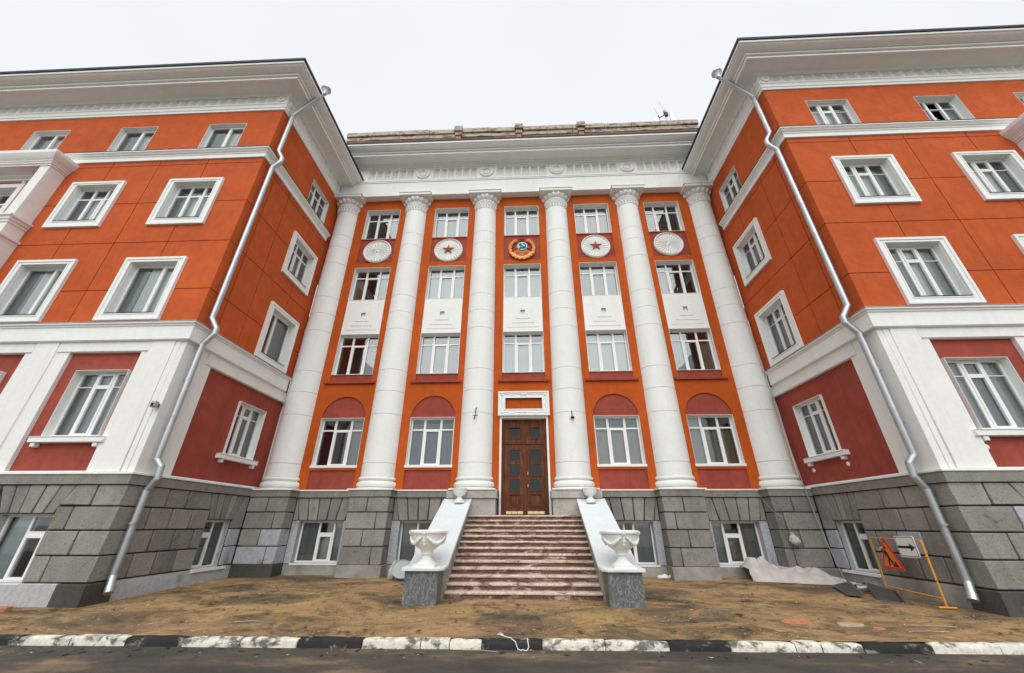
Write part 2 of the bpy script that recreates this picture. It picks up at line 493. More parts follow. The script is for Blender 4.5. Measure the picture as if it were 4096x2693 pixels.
# ------------------------------------------------------------------ constants of the place (metres)
W, YF = 9.605, 9.56        # wing side walls at |X| = W, wing fronts at Y = YF
YM = 14.68                 # wall plane of the recessed centre
YC = 14.875                # column axes
YA = 14.315                # architrave face
LEDGE = 2.70
TM = lambda u, z, d: (u, YM-d, z)

def groundz(x, y):
    t = min(1, max(0, (y-7.6)/7.0))
    return -0.05+0.115*t

# ------------------------------------------------------------------ the setting: ground
KS = 0.016
def ky(x): return 7.50+KS*x
def setting():
    mb = MB()
    xs = [-42+i*0.6 for i in range(141)]; ts = [i/40 for i in range(41)]
    rows = []
    for t in ts:
        row = []
        for x in xs:
            y0 = ky(x)+0.13
            y = y0+(15.6-y0)*t
            z = groundz(x, y)+0.018*noise.noise(Vector((x*0.7, y*1.1, 3)))*min(1, t*6)+0.008*noise.noise(Vector((x*3, y*3, 8)))*min(1, t*6)
            row.append((x, y, z))
        rows.append(row)
    mb.rings(rows, closed=False, cap=False)
    o = part('pavement', mb, M['ground']); o['kind'] = 'structure'
    mb = MB()
    mb.quad((-60, ky(-60)+0.02, -0.165), (60, ky(60)+0.02, -0.165), (60, -9, -0.165), (-60, -9, -0.165))
    o = part('road', mb, M['road']); o['kind'] = 'structure'
    mb = MB()
    mb.quad((-700, -700, -0.20), (700, -700, -0.20), (700, 700, -0.20), (-700, 700, -0.20))
    o = part('ground', mb, M['concrete']); o['kind'] = 'structure'
    # kerb: mortar bed and single stones
    mb = MB()
    A = [(-44, ky(-44)+0.02), (44, ky(44)+0.02), (44, ky(44)+0.12), (-44, ky(-44)+0.12)]
    mb.loft([(x, y, -0.19) for x, y in A], [(x, y, -0.10) for x, y in A])
    bed = part('kerb', mb, M['joint']); bed['kind'] = 'structure'
    xsb = [-9.06, -8.12, -7.27, -6.35, -5.41, -4.47, -3.54, -2.5, -1.57, -1.11, -0.6, 0.35, 1.34, 2.33, 3.26, 4.26, 4.66, 5.28, 6.32, 7.33, 8.3]
    cols = 'bwwbwwbwwwbwwbwwwbwww'[:len(xsb)-1]
    cols = 'b' + 'wwbwwbwwwbwwbwwwbww'
    for k in range(16):
        xsb.insert(0, xsb[0]-0.96); cols = 'wbw'[k % 3]+cols
        xsb.append(xsb[-1]+0.98); cols += 'bww'[k % 3]
    for a, b, c in zip(xsb[:-1], xsb[1:], cols):
        mb = MB(); g = 0.008; dz = random.uniform(-0.008, 0.006); dy = random.uniform(-0.008, 0.008)
        nseg = 8; rs = []
        for i in range(nseg+1):
            x = a+g+(b-a-2*g)*i/nseg; y = ky(x)+dy
            e = 0.010 if i in (0, nseg) else 0
            w1 = lambda s: 0.008*noise.noise(Vector((x*5, s, 1.5)))
            rs.append([(x, y+e, -0.19), (x, y+e+w1(1), -0.12), (x, y+0.012+e+w1(2), -0.072+dz), (x, y+0.04+w1(3), -0.052+dz-e+w1(4)),
                       (x, y+0.13, -0.047+dz-e+w1(5)), (x, y+0.148, -0.07), (x, y+0.148, -0.19)])
        mb.rings(rs)
        part('kerb_stone', mb, M['kerb_white' if c == 'w' else 'kerb_black'], bed,
             label='worn white painted kerb stone' if c == 'w' else 'worn black painted kerb stone')
setting()

# ------------------------------------------------------------------ windows
def window(parent, T, u0, u1, z0, z1, dep, mul, tr=None, tr_t=0.06, sash=(), blinds=(), reveal='white', jamb=0.055, mw=0.085, midtr=False, name='window'):
    """recessed window: frame (the part) with panes, reveal and curtains as its sub-parts"""
    mb = MB()
    d1, d0 = -dep, -dep-0.07
    mb.ring(T, u0+0.012, u1-0.012, z0+0.012, z1-0.012, jamb, d0, d1)
    w = u1-u0; h = z1-z0
    us = [u0+jamb+0.012]
    for f in mul:
        c = u0+w*f
        mb.box(T, c-mw/2, c+mw/2, z0+jamb, z1-jamb, d0+0.004, d1-0.006)
        us += [c-mw/2, c+mw/2]
    us.append(u1-jamb-0.012)
    cols = [(us[2*i], us[2*i+1]) for i in range(len(us)//2)]
    zc = [z0+jamb+0.012, z1-jamb-0.012]
    rows = [(zc[0], zc[1])]
    if tr:
        t = z0+h*tr
        for ci, (a, b) in enumerate(cols):
            if midtr is not False and ci != midtr: continue
            mb.box(T, a-0.004, b+0.004, t-tr_t/2, t+tr_t/2, d0+0.008, d1-0.010)
        rows = [(zc[0], t-tr_t/2), (t+tr_t/2, zc[1])]
    cells = []
    for ci, (a, b) in enumerate(cols):
        for ri, (c, d) in enumerate([(zc[0], zc[1])] if midtr is not False and ci != midtr else rows):
            if ci in sash and (ri == 0 or tr_t < 0.04):
                s = 0.042
                mb.ring(T, a-0.012, b+0.012, c-0.012, d+0.012, s+0.012, d0+0.012, d1+0.012)
                a2, b2, c2, d2 = a+s, b-s, c+s, d-s
            else: a2, b2, c2, d2 = a, b, c, d
            cells.append((a2, b2, c2, d2))
    fr = part(name, mb, M['frame'], parent)
    for (a, b, c, d) in cells:
        g = MB(); k = [random.uniform(-0.0025, 0.0025) for _ in range(2)]
        e = 0.006; dm = (d0+d1)/2
        P = [T(a-e, c-e, dm+k[0]), T(b+e, c-e, dm+k[1]), T(b+e, d+e, dm-k[0]), T(a-e, d+e, dm-k[1])]
        n = (Vector(P[1])-Vector(P[0])).cross(Vector(P[3])-Vector(P[0])).normalized()*0.004
        g.quad(*P)
        pane_part(T, g, fr)
    mb = MB(); t = 0.01
    mb.slab(T, u0, u1, z0, z1, [(u0+t, u1-t, z0+t, z1-t)], -dep-0.10, 0.0035)
    part('reveal', mb, M[reveal], fr)
    for (f0, f1, g0, g1, key) in blinds:
        mb = MB(); n = max(3, int((f1-f0)*w/0.07)); rs = []
        ph = random.uniform(0, 6)
        for i in range(n+1):
            u = u0+w*(f0+(f1-f0)*i/n)
            dd = d0-0.07+0.018*math.sin(i*1.9+ph)
            rs.append([T(u, z0+h*g0, dd), T(u, z0+h*g1, dd+0.006*math.sin(i*1.3))])
        mb.rings(rs, closed=False, cap=False)
        part('curtain', mb, M[key], fr)
    return fr

def pane_part(T, g, fr, mat='glass'):
    o = part('pane', g, M[mat], fr)
    out = Vector(T(0, 0, 1))-Vector(T(0, 0, 0))
    if o.data.polygons[0].normal.dot(out) < 0: o.data.flip_normals()
    return o
B = lambda k, f0=0.0, f1=1.0, g0=0.0, g1=1.0: (f0, f1, g0, g1, k)

def stone_block(parent, T, u0, u1, z0, z1, d0, d1, mat='stone', name='stone_block', g=0.017):
    mb = MB(); mb.box(T, u0+g, u1-g, z0, z1, d0, d1+random.uniform(-0.008, 0.010))
    return part(name, mb, M[mat], parent, bevel=0.016, jitter=0.003)
def voussoir(parent, T, pts, d0, d1, mat='stone'):
    mb = MB(); cu = sum(p[0] for p in pts)/4; k = 0.017
    q = [(u+(k if u < cu else -k), z) for u, z in pts]
    mb.poly(T, q, d0, d1+random.uniform(-0.008, 0.010))
    return part('voussoir', mb, M[mat], parent, bevel=0.014, jitter=0.003)
ROWS = [(1.988, 2.446), (1.470, 1.958), (0.958, 1.441), (0.430, 0.930)]

# ------------------------------------------------------------------ fluted frieze
def flutes(mb, T, u0, u1, n, z0, z1, d, depth=0.10, fil=0.055):
    """run of n concave channels between u0 and u1 with flat fillets; closed on top by a flat ceiling"""
    p = (u1-u0)/n; K = 8
    prof = [(u0-0.03, d)]
    for i in range(n):
        a = u0+p*i+fil/2; b = u0+p*(i+1)-fil/2
        prof.append((a, d))
        for k in range(1, K):
            t = k/K
            prof.append((a+(b-a)*t, d-depth*math.sqrt(max(0, 1-(2*t-1)**2))))
        prof.append((b, d))
    prof.append((u1+0.03, d))
    for (a, da), (b, db) in zip(prof[:-1], prof[1:]):
        mb.quad(T(a, z0, da), T(b, z0, db), T(b, z1, db), T(a, z1, da))
        if da < d or db < d:
            mb.quad(T(a, z1, da), T(b, z1, db), T(b, z1, d), T(a, z1, d))
            mb.quad(T(a, z0, da), T(b, z0, db), T(b, z0, d), T(a, z0, d))
def disc(T, cu, cz, r, d0, prof, n=40):
    """turned ornament facing outward; prof [(radius, d)] from the rim to the centre"""
    mb = MB()
    rs = [[T(cu+rr*math.cos(2*math.pi*i/n), cz+rr*math.sin(2*math.pi*i/n), dd) for i in range(n)] for rr, dd in [(r, d0)]+prof]
    mb.rings(rs)
    return mb

# ------------------------------------------------------------------ side wings
def cornice_profile(dz=0.0):
    return [(-0.2, 17.64), (0.10, 17.64), (0.17, 17.73), (0.69, 17.73), (0.69, 17.655), (0.765, 17.655), (0.765, 17.75), (0.735, 17.755), (0.735, 17.785), (0.83, 17.79),
            (0.83, 17.86), (0.80, 17.865), (0.80, 17.89), (0.88, 17.895), (0.97, 17.905), (1.05, 17.93), (1.10, 17.975), (1.10, 17.995), (1.155, 18.00), (1.155, 18.105), (-0.2, 18.12)] if not dz else \
           [(o, z+dz) for o, z in cornice_profile()]

def wing(s):
    L = s < 0
    side = 'left' if L else 'right'
    root = thing('building_wing', 'left orange wing with drainpipe corner and cream balcony pilaster at the picture edge' if L else
                 'right orange wing with an open tilted top-floor window behind the road-works signs', 'building', (s*12, 12.0, 0.0))
    TF = lambda u, z, d: (s*u, YF-d, z)
    TS = lambda u, z, d: (s*(W-d), u, z)
    UE = 25.0
    cb = 15.5 if L else 15.75
    c4 = [11.70, 15.40, 19.15] if L else [11.74, 15.71, 19.3]
    path = [(s*UE, YF), (s*W, YF), (s*W, YA)]
    fl = 1 if L else -1
    if L: pth = path
    else: pth = path
    def sweep(prof, p=pth): 
        mb = MB(); mb.sweep(prof, p, fl); return mb
    # openings ------------------------------------------------
    fo = []
    for c in c4: fo.append((c-0.775, c+0.775, 14.40, 16.12))
    for c in (11.77, cb, 19.4): fo += [(c-0.80, c+0.80, 11.05, 12.80), (c-0.80, c+0.80, 7.28, 9.20)]
    f1 = [(11.75-0.78, 11.75+0.78, 3.64, 5.48), (cb-0.78, cb+0.78, 3.64, 5.48)]
    fb = [(11.11, 12.46, 0.40, 1.80)]
    so = [(12.35, 13.87, 14.40, 16.06), (12.37, 13.85, 10.95, 12.60), (12.37, 13.85, 7.24, 9.10)]
    s1 = [(12.30, 13.70, 3.62, 5.37)]
    sb = [(12.42, 13.46, 0.40, 1.70)]
    # wall body behind the panels -------------------------------
    mb = MB()
    q1 = (10.7, 13.15, 2.6, 6.2); q2 = (14.2, 16.8, 2.6, 6.2) if L else (14.45, 17.0, 2.6, 6.2)
    mb.slab(TF, W+0.07, UE, 2.5, 17.7, fo+[q1, q2], -0.34, -0.056)
    mb.slab(TS, YF+0.07, YM, 2.5, 17.7, so+[(10.5, 14.66, 2.6, 6.1)], -0.34, -0.056)
    wall = part('wall', mb, M['orange'], root)
    mb = MB()
    mb.slab(TF, W+0.026, UE, 0.0, 2.5, fb, -0.34, -0.02)
    mb.slab(TS, YF+0.03, YM, 0.0, 2.5, sb, -0.34, -0.02)
    basewall = part('foundation_wall', mb, M['joint'], root)
    mb = MB()
    mb.box(lambda u, z, d: (s*u, d, z), 10.9, UE, 0.0, 18.0, 10.9, 11.1)
    mb.box(lambda u, z, d: (s*u, d, z), 10.7, 10.9, 0.0, 18.0, 9.95, 16)
    for zz in (2.55, 6.3, 10.1, 13.8):
        mb.box(lambda u, z, d: (s*u, d, z), W+0.36, UE, zz, zz+0.2, YF+0.36, 16)
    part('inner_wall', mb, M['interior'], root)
    # stucco panels with scored joints ---------------------------
    J = 0.014
    zj = [6.93, 8.17, 10.07, 11.87, 13.80, 14.08]
    uj = [W, 11.76, 13.62, cb, 17.45, UE]
    sj = [YF, 10.33, 11.30, 13.06, YM-0.02]
    for a, b in zip(uj[:-1], uj[1:]):
        for c, d in zip(zj[:-1], zj[1:]):
            mb = MB(); mb.slab(TF, a+(J if a > W else 0), b-J, c+J, d-J, fo, -0.055, 0.0)
            part('stucco_panel', mb, M['orange'], root)
    for a, b in zip(sj[:-1], sj[1:]):
        for c, d in zip(zj[:-1], zj[1:]):
            mb = MB(); mb.slab(TS, a+(J if a > YF else 0.056), b-J, c+J, d-J, so, -0.055, 0.0)
            part('stucco_panel', mb, M['orange'], root)
    mb = MB(); mb.slab(TF, W, UE, 14.09, 16.90, fo, -0.055, 0.0); part('stucco_panel', mb, M['orange'], root)
    mb = MB(); mb.slab(TS, YF+0.056, YM-0.02, 14.09, 16.90, so, -0.055, 0.0); part('stucco_panel', mb, M['orange'], root)
    # cornice, friezes, string courses ---------------------------
    part('cornice', sweep(cornice_profile()), M['white'], root, angle=30)
    part('roof_edge', sweep([(0.9, 18.125), (1.2, 18.115), (1.215, 18.20), (0.9, 18.235)]), M['dark_metal'], root)
    mb = MB()
    mb.loft([(s*8.45, 8.42, 18.13), (s*26, 8.42, 18.13), (s*26, 14.2, 18.13), (s*8.45, 14.2, 18.13)], [(s*8.45, 8.42, 18.19), (s*26, 8.42, 18.19), (s*26, 14.2, 18.22), (s*8.45, 14.2, 18.19)])
    mb.loft([(s*9.8, 14.21, 18.13), (s*26, 14.21, 18.13), (s*26, 24, 18.13), (s*9.8, 24, 18.13)], [(s*9.8, 14.21, 18.22), (s*26, 14.21, 18.22), (s*26, 24, 18.6), (s*9.8, 24, 18.6)])
    part('roof', mb, M['dark_metal'], root)
    part('frieze_band', sweep([(-0.05, 16.83), (0.05, 16.83), (0.05, 16.95), (0.075, 16.96), (0.075, 17.12), (0.11, 17.15), (0.11, 17.20), (-0.05, 17.22)]), M['white'], root, angle=20)
    mb = MB()
    flutes(mb, TF, W+0.42, 24.3, 34, 17.225, 17.625, 0.085, 0.075, 0.06)
    flutes(mb, TS, YF+0.42, YA-0.1, 10, 17.225, 17.625, 0.085, 0.075, 0.06)
    mb.box(TF, W-0.08, W+0.40, 17.215, 17.645, -0.05, 0.085)
    mb.box(TS, YF+0.05, YF+0.40, 17.216, 17.644, -0.05, 0.083)
    part('fluted_frieze', mb, M['white'], root, angle=50)
    for T, c in ((TF, W+0.20), (TS, YF+0.20)):
        part('ring_ornament', disc(T, c, 17.42, 0.16, 0.07, [(0.16, 0.125), (0.14, 0.14), (0.095, 0.14), (0.08, 0.10), (0.01, 0.095)]), M['white'], root)
    part('string_course', sweep([(-0.05, 14.03), (0.06, 14.03), (0.06, 14.20), (0.085, 14.22), (0.085, 14.26), (0.13, 14.29), (0.17, 14.345), (0.20, 14.36), (0.20, 14.41), (-0.05, 14.45)]), M['white'], root, angle=20)
    part('flashing', sweep([(-0.02, 14.462), (0.215, 14.416), (0.215, 14.432), (-0.02, 14.49)]), M['dark_metal'], root)
    part('floor_band', sweep([(-0.05, 6.32), (0.10, 6.35), (0.12, 6.37), (0.12, 6.78), (0.15, 6.80), (0.15, 6.83), (0.20, 6.86), (0.20, 6.90), (-0.05, 6.95)]), M['white'], root, angle=20)
    part('flashing', sweep([(-0.02, 6.952), (0.215, 6.905), (0.215, 6.918), (-0.02, 6.975)]), M['metal'], root)
    # ground storey: white piers with red recessed panels ----------
    p1, p2 = (10.85, 13.01, 2.78, 6.03), ((14.36, 16.64, 2.78, 6.03) if L else (14.62, 16.86, 2.78, 6.03))
    mb = MB(); mb.slab(TF, W, UE, 2.72, 6.36, [p1, p2], -0.12, 0.0)
    mb.slab(TS, YF+0.121, YM-0.02, 2.72, 6.36, [(10.64, 14.62, 2.78, 5.95)], -0.10, 0.0)
    part('ground_storey_facing', mb, M['white_warm'], root)
    for a, b in ((9.93, 10.63), (p1[1]+0.42, p2[0]-0.23)):
        mb = MB(); mb.box(TF, a, b, 2.75, 6.345, -0.02, 0.045); part('pilaster', mb, M['white_warm'], root, bevel=0.012)
    mb = MB(); mb.box(TF, W+0.17, 9.925, 2.75, 6.344, -0.02, 0.022); part('pilaster', mb, M['white_warm'], root, bevel=0.010)
    for q in (p1, p2):
        mb = MB(); mb.box(TF, q[0]-0.21, q[1]+0.40, 6.05, 6.34, -0.02, 0.03); part('lintel', mb, M['white_warm'], root)
    mb = MB(); mb.box(TS, 10.40, 14.63, 5.97, 6.342, -0.02, 0.03); part('lintel', mb, M['white_warm'], root)
    for q in (p1, p2):
        mb = MB(); mb.slab(TF, q[0]-0.05, q[1]+0.05, q[2]-0.03, q[3]+0.05, f1, -0.30, -0.10)
        part('recessed_panel', mb, M['red'], root)
    mb = MB(); mb.slab(TS, 10.6, YM-0.02, 2.75, 5.99, s1, -0.30, -0.08)
    part('recessed_panel', mb, M['red'], root)
    # windows -------------------------------------------------------
    def surround(T, a, b, c, d, oa, ob, oc, od, fr):
        mb = MB(); mb.slab(T, a, b, c, d, [(oa, ob, oc, od)], -0.01, 0.06)
        mb.slab(T, a-0.012, b+0.012, c-0.012, d+0.012, [(a+0.07, b-0.07, c+0.07, d-0.07)], -0.01, 0.085)
        mb.slab(T, oa-0.035, ob+0.035, oc-0.035, od+0.035, [(oa+0.002, ob-0.002, oc+0.002, od-0.002)], -0.01, 0.075)
        part('surround', mb, M['white'], fr)
        mb = MB(); mb.box(T, oa+0.03, ob-0.03, oc+0.012, oc+0.024, -0.3, 0.09)
        part('sill', mb, M['dark_metal'], fr)
    def win(T, o, dep, kind, bl):
        a, b, c, d = o
        if kind == 'top':
            return window(root, T, a, b, c, d, dep, [0.345, 0.655] if not L else [0.5], 0.72 if not L else None, 0.022, (1,) if not L else (0,), bl)
        if kind == 'w3': return window(root, T, a, b, c, d, dep, [0.34, 0.66], 0.72, 0.05 if L else 0.022, (1,), bl)
        if kind == 'w2': return window(root, T, a, b, c, d, dep, [0.40], None, 0, (0,), bl)
        if kind == 'g': return window(root, T, a, b, c, d, dep, [0.33, 0.66], 0.76, 0.022, (1,), bl)
        if kind == 'bs':
            f = T is TF
            return window(root, T, a, b, c, d, dep, [0.13, 0.50] if f else [0.50], 0.70, 0.10, (1,) if f else (0,), bl, jamb=0.045, mw=0.055, reveal='base_grey', midtr=1 if f else 0)
    Wb = [B('blind', 0.35, 1.0)] if L else [B('blind', 0, 0.66), B('blind_grey', 0.68, 1)]
    for i, o in enumerate(fo[:3]):
        fr = window(root, TF, o[0], o[1], o[2], o[3], 0.22, [0.345, 0.655], 0.72, 0.022, (), [B('blind_grey', 0, 0.3, 0, 0.7), B('blind', 0.68, 1, 0, 0.75)]) if (not L and i == 1) else win(TF, o, 0.17, 'top', [B('blind_bright', 0.0, 0.66, 0, 0.86), B('blind_grey', 0.67, 1.0, 0, 0.9)])
        if not L and i == 1:   # tilted open casement
            a = o[0]+0.555; b = o[0]+0.995; zl, zh = o[2]+0.09, o[3]-0.09
            for ch in list(fr.children):
                if ch.name.startswith('pane'):
                    u = sum(v.co.x for v in ch.data.vertices)/4
                    if a < u < b: bpy.data.objects.remove(ch)
            mb = MB()
            k = lambda z: -0.245-0.34*(z-zl)/(zh-zl)
            for (u0, u1, z0, z1) in ((a, a+0.06, zl, zh), (b-0.06, b, zl, zh), (a+0.061, b-0.061, zl, zl+0.06), (a+0.061, b-0.061, zh-0.06, zh), (a+0.061, b-0.061, o[2]+1.15, o[2]+1.18)):
                mb.loft([TF(u0, z0, k(z0)-0.05), TF(u1, z0, k(z0)-0.05), TF(u1, z1, k(z1)-0.05), TF(u0, z1, k(z1)-0.05)],
                        [TF(u0, z0, k(z0)), TF(u1, z0, k(z0)), TF(u1, z1, k(z1)), TF(u0, z1, k(z1))])
            part('open_casement', mb, M['frame'], fr, label='casement tilted open')
            mb = MB(); mb.quad(TF(a+0.05, zl+0.05, k(zl)-0.03), TF(b-0.05, zl+0.05, k(zl)-0.03), TF(b-0.05, zh-0.05, k(zh)-0.03), TF(a+0.05, zh-0.05, k(zh)-0.03)); pane_part(TF, mb, fr)
    hs = [(11.77, 10.80, 12.94), (cb, 10.80, 12.94)]
    for k, c in enumerate((11.77, cb)):
        o = fo[3+2*k]
        fr = win(TF, o, 0.17, 'w3', [B('blind_bright', 0.0, 0.66, 0, 0.84), B('blind_grey', 0.68, 1.0, 0, 0.80)] if L else [B('blind_bright', 0, 0.66, 0, 0.82), B('blind_grey', 0.66, 1, 0, 0.80)])
        surround(TF, c-1.0, c+1.0, 10.80, 12.94, *o, fr)
        o = fo[4+2*k]
        fr = win(TF, o, 0.17, 'w2' if L else 'w3', [B('blind_bright', 0.0, 0.72), B('blind_grey', 0.76, 1.0)] if L else [B('blind', 0, 0.30), B('blind_bright', 0.31, 0.66), B('blind', 0.67, 1.0)])
        surround(TF, c-1.0, c+1.0, 7.07, 9.36, *o, fr)
    if L:
        o = fo[7]; fr = win(TF, o, 0.25, 'w3', [B('blind', 0.2, 1.0, 0, 0.75)])
        o = fo[8]; fr = win(TF, o, 0.25, 'w2', [B('blind', 0.2, 1.0)])
    else:
        for o in fo[7:9]: win(TF, o, 0.25, 'w3', [B('blind', 0.2, 1.0)])
    o = so[0]; win(TS, o, 0.16, 'w3', [B('blind_grey', 0, 0.45), B('blind_grey', 0.6, 1, 0, 0.7)])
    for o, (c, d) in zip(so[1:], ((10.71, 12.77), (7.03, 9.28))):
        fr = win(TS, o, 0.17, 'w3' if not (L and c < 8) else 'w2', [B('blind_grey', 0, 0.4), B('blind_mauve', 0.42, 0.8)] if c > 8 else [B('blind_grey', 0.05, 1.0)])
        surround(TS, 12.18, 14.04, c, d, *o, fr)
    def gsill(T, a, b, z, fr, dots):
        mb = MB(); mb.box(T, a-0.25, b+0.22, z-0.16, z-0.03, -0.1, 0.07)
        mb.box(T, a-0.25, b+0.22, z-0.029, z-0.012, -0.1, 0.09)
        part('sill', mb, M['white'], fr, bevel=0.008)
        for u in (a-0.10, b+0.02):
            mb = MB(); mb.box(T, u, u+0.12, z-0.27, z-0.161, -0.1, 0.035); part('bracket', mb, M['white'], fr, bevel=0.01)
            if dots:
                part('disc_ornament', disc(T, u+0.06, z-0.40, 0.065, -0.10, [(0.065, -0.07), (0.045, -0.055), (0.005, -0.052)], 20), M['white'], fr)
    for q, o in zip((p1, p2), f1):
        fr = win(TF, o, 0.20, 'g', [B('blind', 0.0, 0.78, 0, 1), B('blind_grey', 0.79, 1.0)] if L else [B('blind', 0.0, 0.34), B('blind_grey', 0.35, 0.64), B('blind', 0.65, 1.0)])  # left wing: pale sheet behind the glass paints in the reflected sky
        gsill(TF, o[0], o[1], o[2], fr, not L)
    fr = win(TS, s1[0], 0.20, 'g', [B('blind_olive', 0, 0.4), B('blind_grey', 0.62, 1.0)])
    gsill(TS, s1[0][0], s1[0][1], s1[0][2], fr, not L)
    fr = win(TF, fb[0], 0.16, 'bs', [B('film_pale', 0.51, 1.0), B('film_pale', 0, 0.13)])
    mb = MB(); mb.box(TF, fb[0][0], fb[0][1], 0.34, 0.405, -0.25, 0.07); part('sill', mb, M['white'], fr)
    fr = win(TS, sb[0], 0.12, 'bs', [B('film', 0.51, 1.0), B('film', 0.0, 0.50, 0, 0.68)])
    mb = MB(); mb.box(TS, sb[0][0]-0.05, sb[0][1]+0.25, 0.33, 0.40, -0.2, 0.12); part('sill', mb, M['white'], fr)
    # stone base -------------------------------------------------------
    mid = [(s*UE, YF), (s*W, YF), (s*W, 14.06)]
    mb = MB(); mb.sweep([(-0.1, 2.462), (0.10, 2.462), (0.10, 2.685), (-0.1, 2.69)], mid, fl); part('band_course', mb, M['band_stone'], root)
    mb = MB(); mb.sweep([(-0.1, 2.692), (0.125, 2.692), (0.125, 2.735), (-0.1, 2.775)], mid, fl); part('ledge', mb, M['white'], root)
    rj = [([10.29, 10.84], [10.76, 11.42, 12.28]), ([10.68, 11.10], [10.40, 11.08, 11.75, 12.40]), ([10.28, 11.10], [10.71, 11.39, 12.05, 12.40]), ([10.68, 11.10], [10.40, 11.06, 11.71, 12.40])]
    D0, D1 = -0.022, 0.055
    for k, ((z0, z1), (jf, js)) in enumerate(zip(ROWS, rj)):
        e = W-D1
        P = [(s*(jf[0]-0.022), YF-D1), (s*e, YF-D1), (s*e, js[0]-0.022), (s*(W+0.03), js[0]-0.022), (s*(W+0.03), YF+0.03), (s*(jf[0]-0.022), YF+0.03)]
        mb = MB(); mb.loft([(x, y, z0) for x, y in P], [(x, y, z1) for x, y in P]); part('corner_stone', mb, M['stone'], root, bevel=0.014)
        fs = list(jf) if k else [10.29]
        for a, b in zip(fs[:-1], fs[1:]):
            stone_block(root, TF, a, b, z0, z1, D0, D1, 'repaint' if (not L and k in (1,)) else 'stone')
        if k: # beyond the basement window
            for a, b in ((12.48, 13.1), (13.1, 14.2), (14.2, 15.3)): stone_block(root, TF, a+0.1*(k % 2), b+0.1*(k % 2), z0, z1, D0, D1)
        ss = list(js)
        for i, (a, b) in enumerate(zip(ss[:-1], ss[1:])):
            if k == 0 and i == len(ss)-2: voussoir(root, TS, [(a, z0), (12.40, z0), (12.28, z1), (a, z1)], D0, D1)
            else: stone_block(root, TS, a, b, z0, z1, D0, D1, 'repaint' if (not L and k == 2 and i == 0) else 'stone')
        if k: stone_block(root, TS, 13.49, 14.03, z0, z1, D0, D1, 'repaint' if k >= 2 else 'stone')
    # flat arches
    c = 11.80; zt, zb = 2.44, 1.815
    top = [-0.96, -0.56, -0.19, 0.24, 0.60, 0.98]; bot = [-0.70, -0.42, -0.14, 0.18, 0.45, 0.68]
    voussoir(root, TF, [(10.29, 2.0), (c+bot[0]-0.02, 2.0), (c+top[0], zt), (10.29, zt)], D0, D1)
    for a, b, p, q in zip(top[:-1], top[1:], bot[:-1], bot[1:]):
        voussoir(root, TF, [(c+p, zb), (c+q, zb), (c+b, zt), (c+a, zt)], D0, D1)
    stone_block(root, TF, c+0.98, 13.9, 2.0, zt, D0, D1)
    tp = [12.29, 12.57, 12.86, 13.16, 13.45, 13.78]; bt = [12.44, 12.66, 12.88, 13.10, 13.29, 13.50]
    for a, b, p, q in zip(tp[:-1], tp[1:], bt[:-1], bt[1:]):
        voussoir(root, TS, [(p, 1.715), (q, 1.715), (b, zt), (a, zt)], D0, D1)
    voussoir(root, TS, [(13.52, 1.715), (14.03, 1.715), (14.03, zt), (13.80, zt)], D0, D1)
    # plinth
    mb = MB(); mb.sweep([(-0.1, -0.1), (0.085, -0.1), (0.075, 0.385), (0.05, 0.405), (-0.1, 0.41)], [(s*UE, YF), (s*(10.2), YF)], fl)
    part('plinth', mb, M['base_grey' if L else 'concrete'], root)
    mb = MB(); mb.sweep([(-0.1, -0.1), (0.10, -0.1), (0.085, 0.38), (0.06, 0.40), (-0.1, 0.41)], [(s*10.19, YF), (s*W, YF), (s*W, 10.15)], fl)
    part('plinth', mb, M['dirty_base'], root, label='dark damp-stained plinth corner')
    mb = MB(); mb.sweep([(-0.1, -0.1), (0.085, -0.1), (0.075, 0.325), (0.05, 0.395), (-0.1, 0.41)], [(s*W, 10.16), (s*W, 14.04)], fl)
    part('plinth', mb, M['base_grey' if L else 'concrete'], root)
    # projecting balcony surround at the outer edge ---------------------------------
    y1 = 9.06
    mb = MB(); mb.box(lambda u, z, d: (s*u, d, z), 17.12, 17.50, 10.2, 13.36, y1, YF+0.02); part('balcony_pilaster', mb, M['white_warm'], root)
    mb = MB(); mb.box(lambda u, z, d: (s*u, d, z), 17.06, 17.62, 6.95, 10.0, y1-0.06, YF+0.02); part('balcony_pilaster', mb, M['white_warm'], root)
    pp = [(s*UE, y1), (s*17.12, y1), (s*17.12, YF+0.02)]
    mb = MB(); mb.sweep([(-0.25, 13.36), (0.03, 13.36), (0.03, 13.42), (0.07, 13.44), (0.07, 13.50), (0.10, 13.52), (0.10, 13.56), (0.19, 13.66), (0.25, 13.80), (0.25, 13.93), (-0.25, 13.98)], pp, fl)
    part('balcony_cornice', mb, M['white_warm'], root, angle=20)
    q2 = [(s*17.55, y1), (s*17.12, y1), (s*17.12, YF+0.02)]
    for z in (10.70, 9.92):
        mb = MB(); mb.sweep([(-0.1, z-0.02), (0.03, z-0.02), (0.03, z+0.06), (0.07, z+0.08), (0.07, z+0.15), (0.13, z+0.20), (0.13, z+0.27), (-0.1, z+0.30)], q2, fl)
        part('balcony_moulding', mb, M['white_warm'], root, angle=20)
    mb = MB(); mb.box(TF, 17.52, UE, 13.37, 13.55, -0.02, 0.49); part('balcony_soffit', mb, M['white_warm'], root)
    mb = MB(); mb.sweep([(-0.02, 13.12), (0.10, 13.12), (0.10, 13.2), (0.2, 13.24), (0.2, 13.32), (0.28, 13.36), (-0.02, 13.365)], [(s*UE, YF), (s*18.35, YF), (s*18.35, YF+0.02)], fl)
    part('balcony_hood', mb, M['white_warm'], root, angle=20)
    mb = MB(); mb.slab(TF, 18.40, 20.4, 10.8, 12.98, [(18.60, 20.2, 11.05, 12.80)], -0.01, 0.08); part('balcony_surround', mb, M['white_warm'], root)
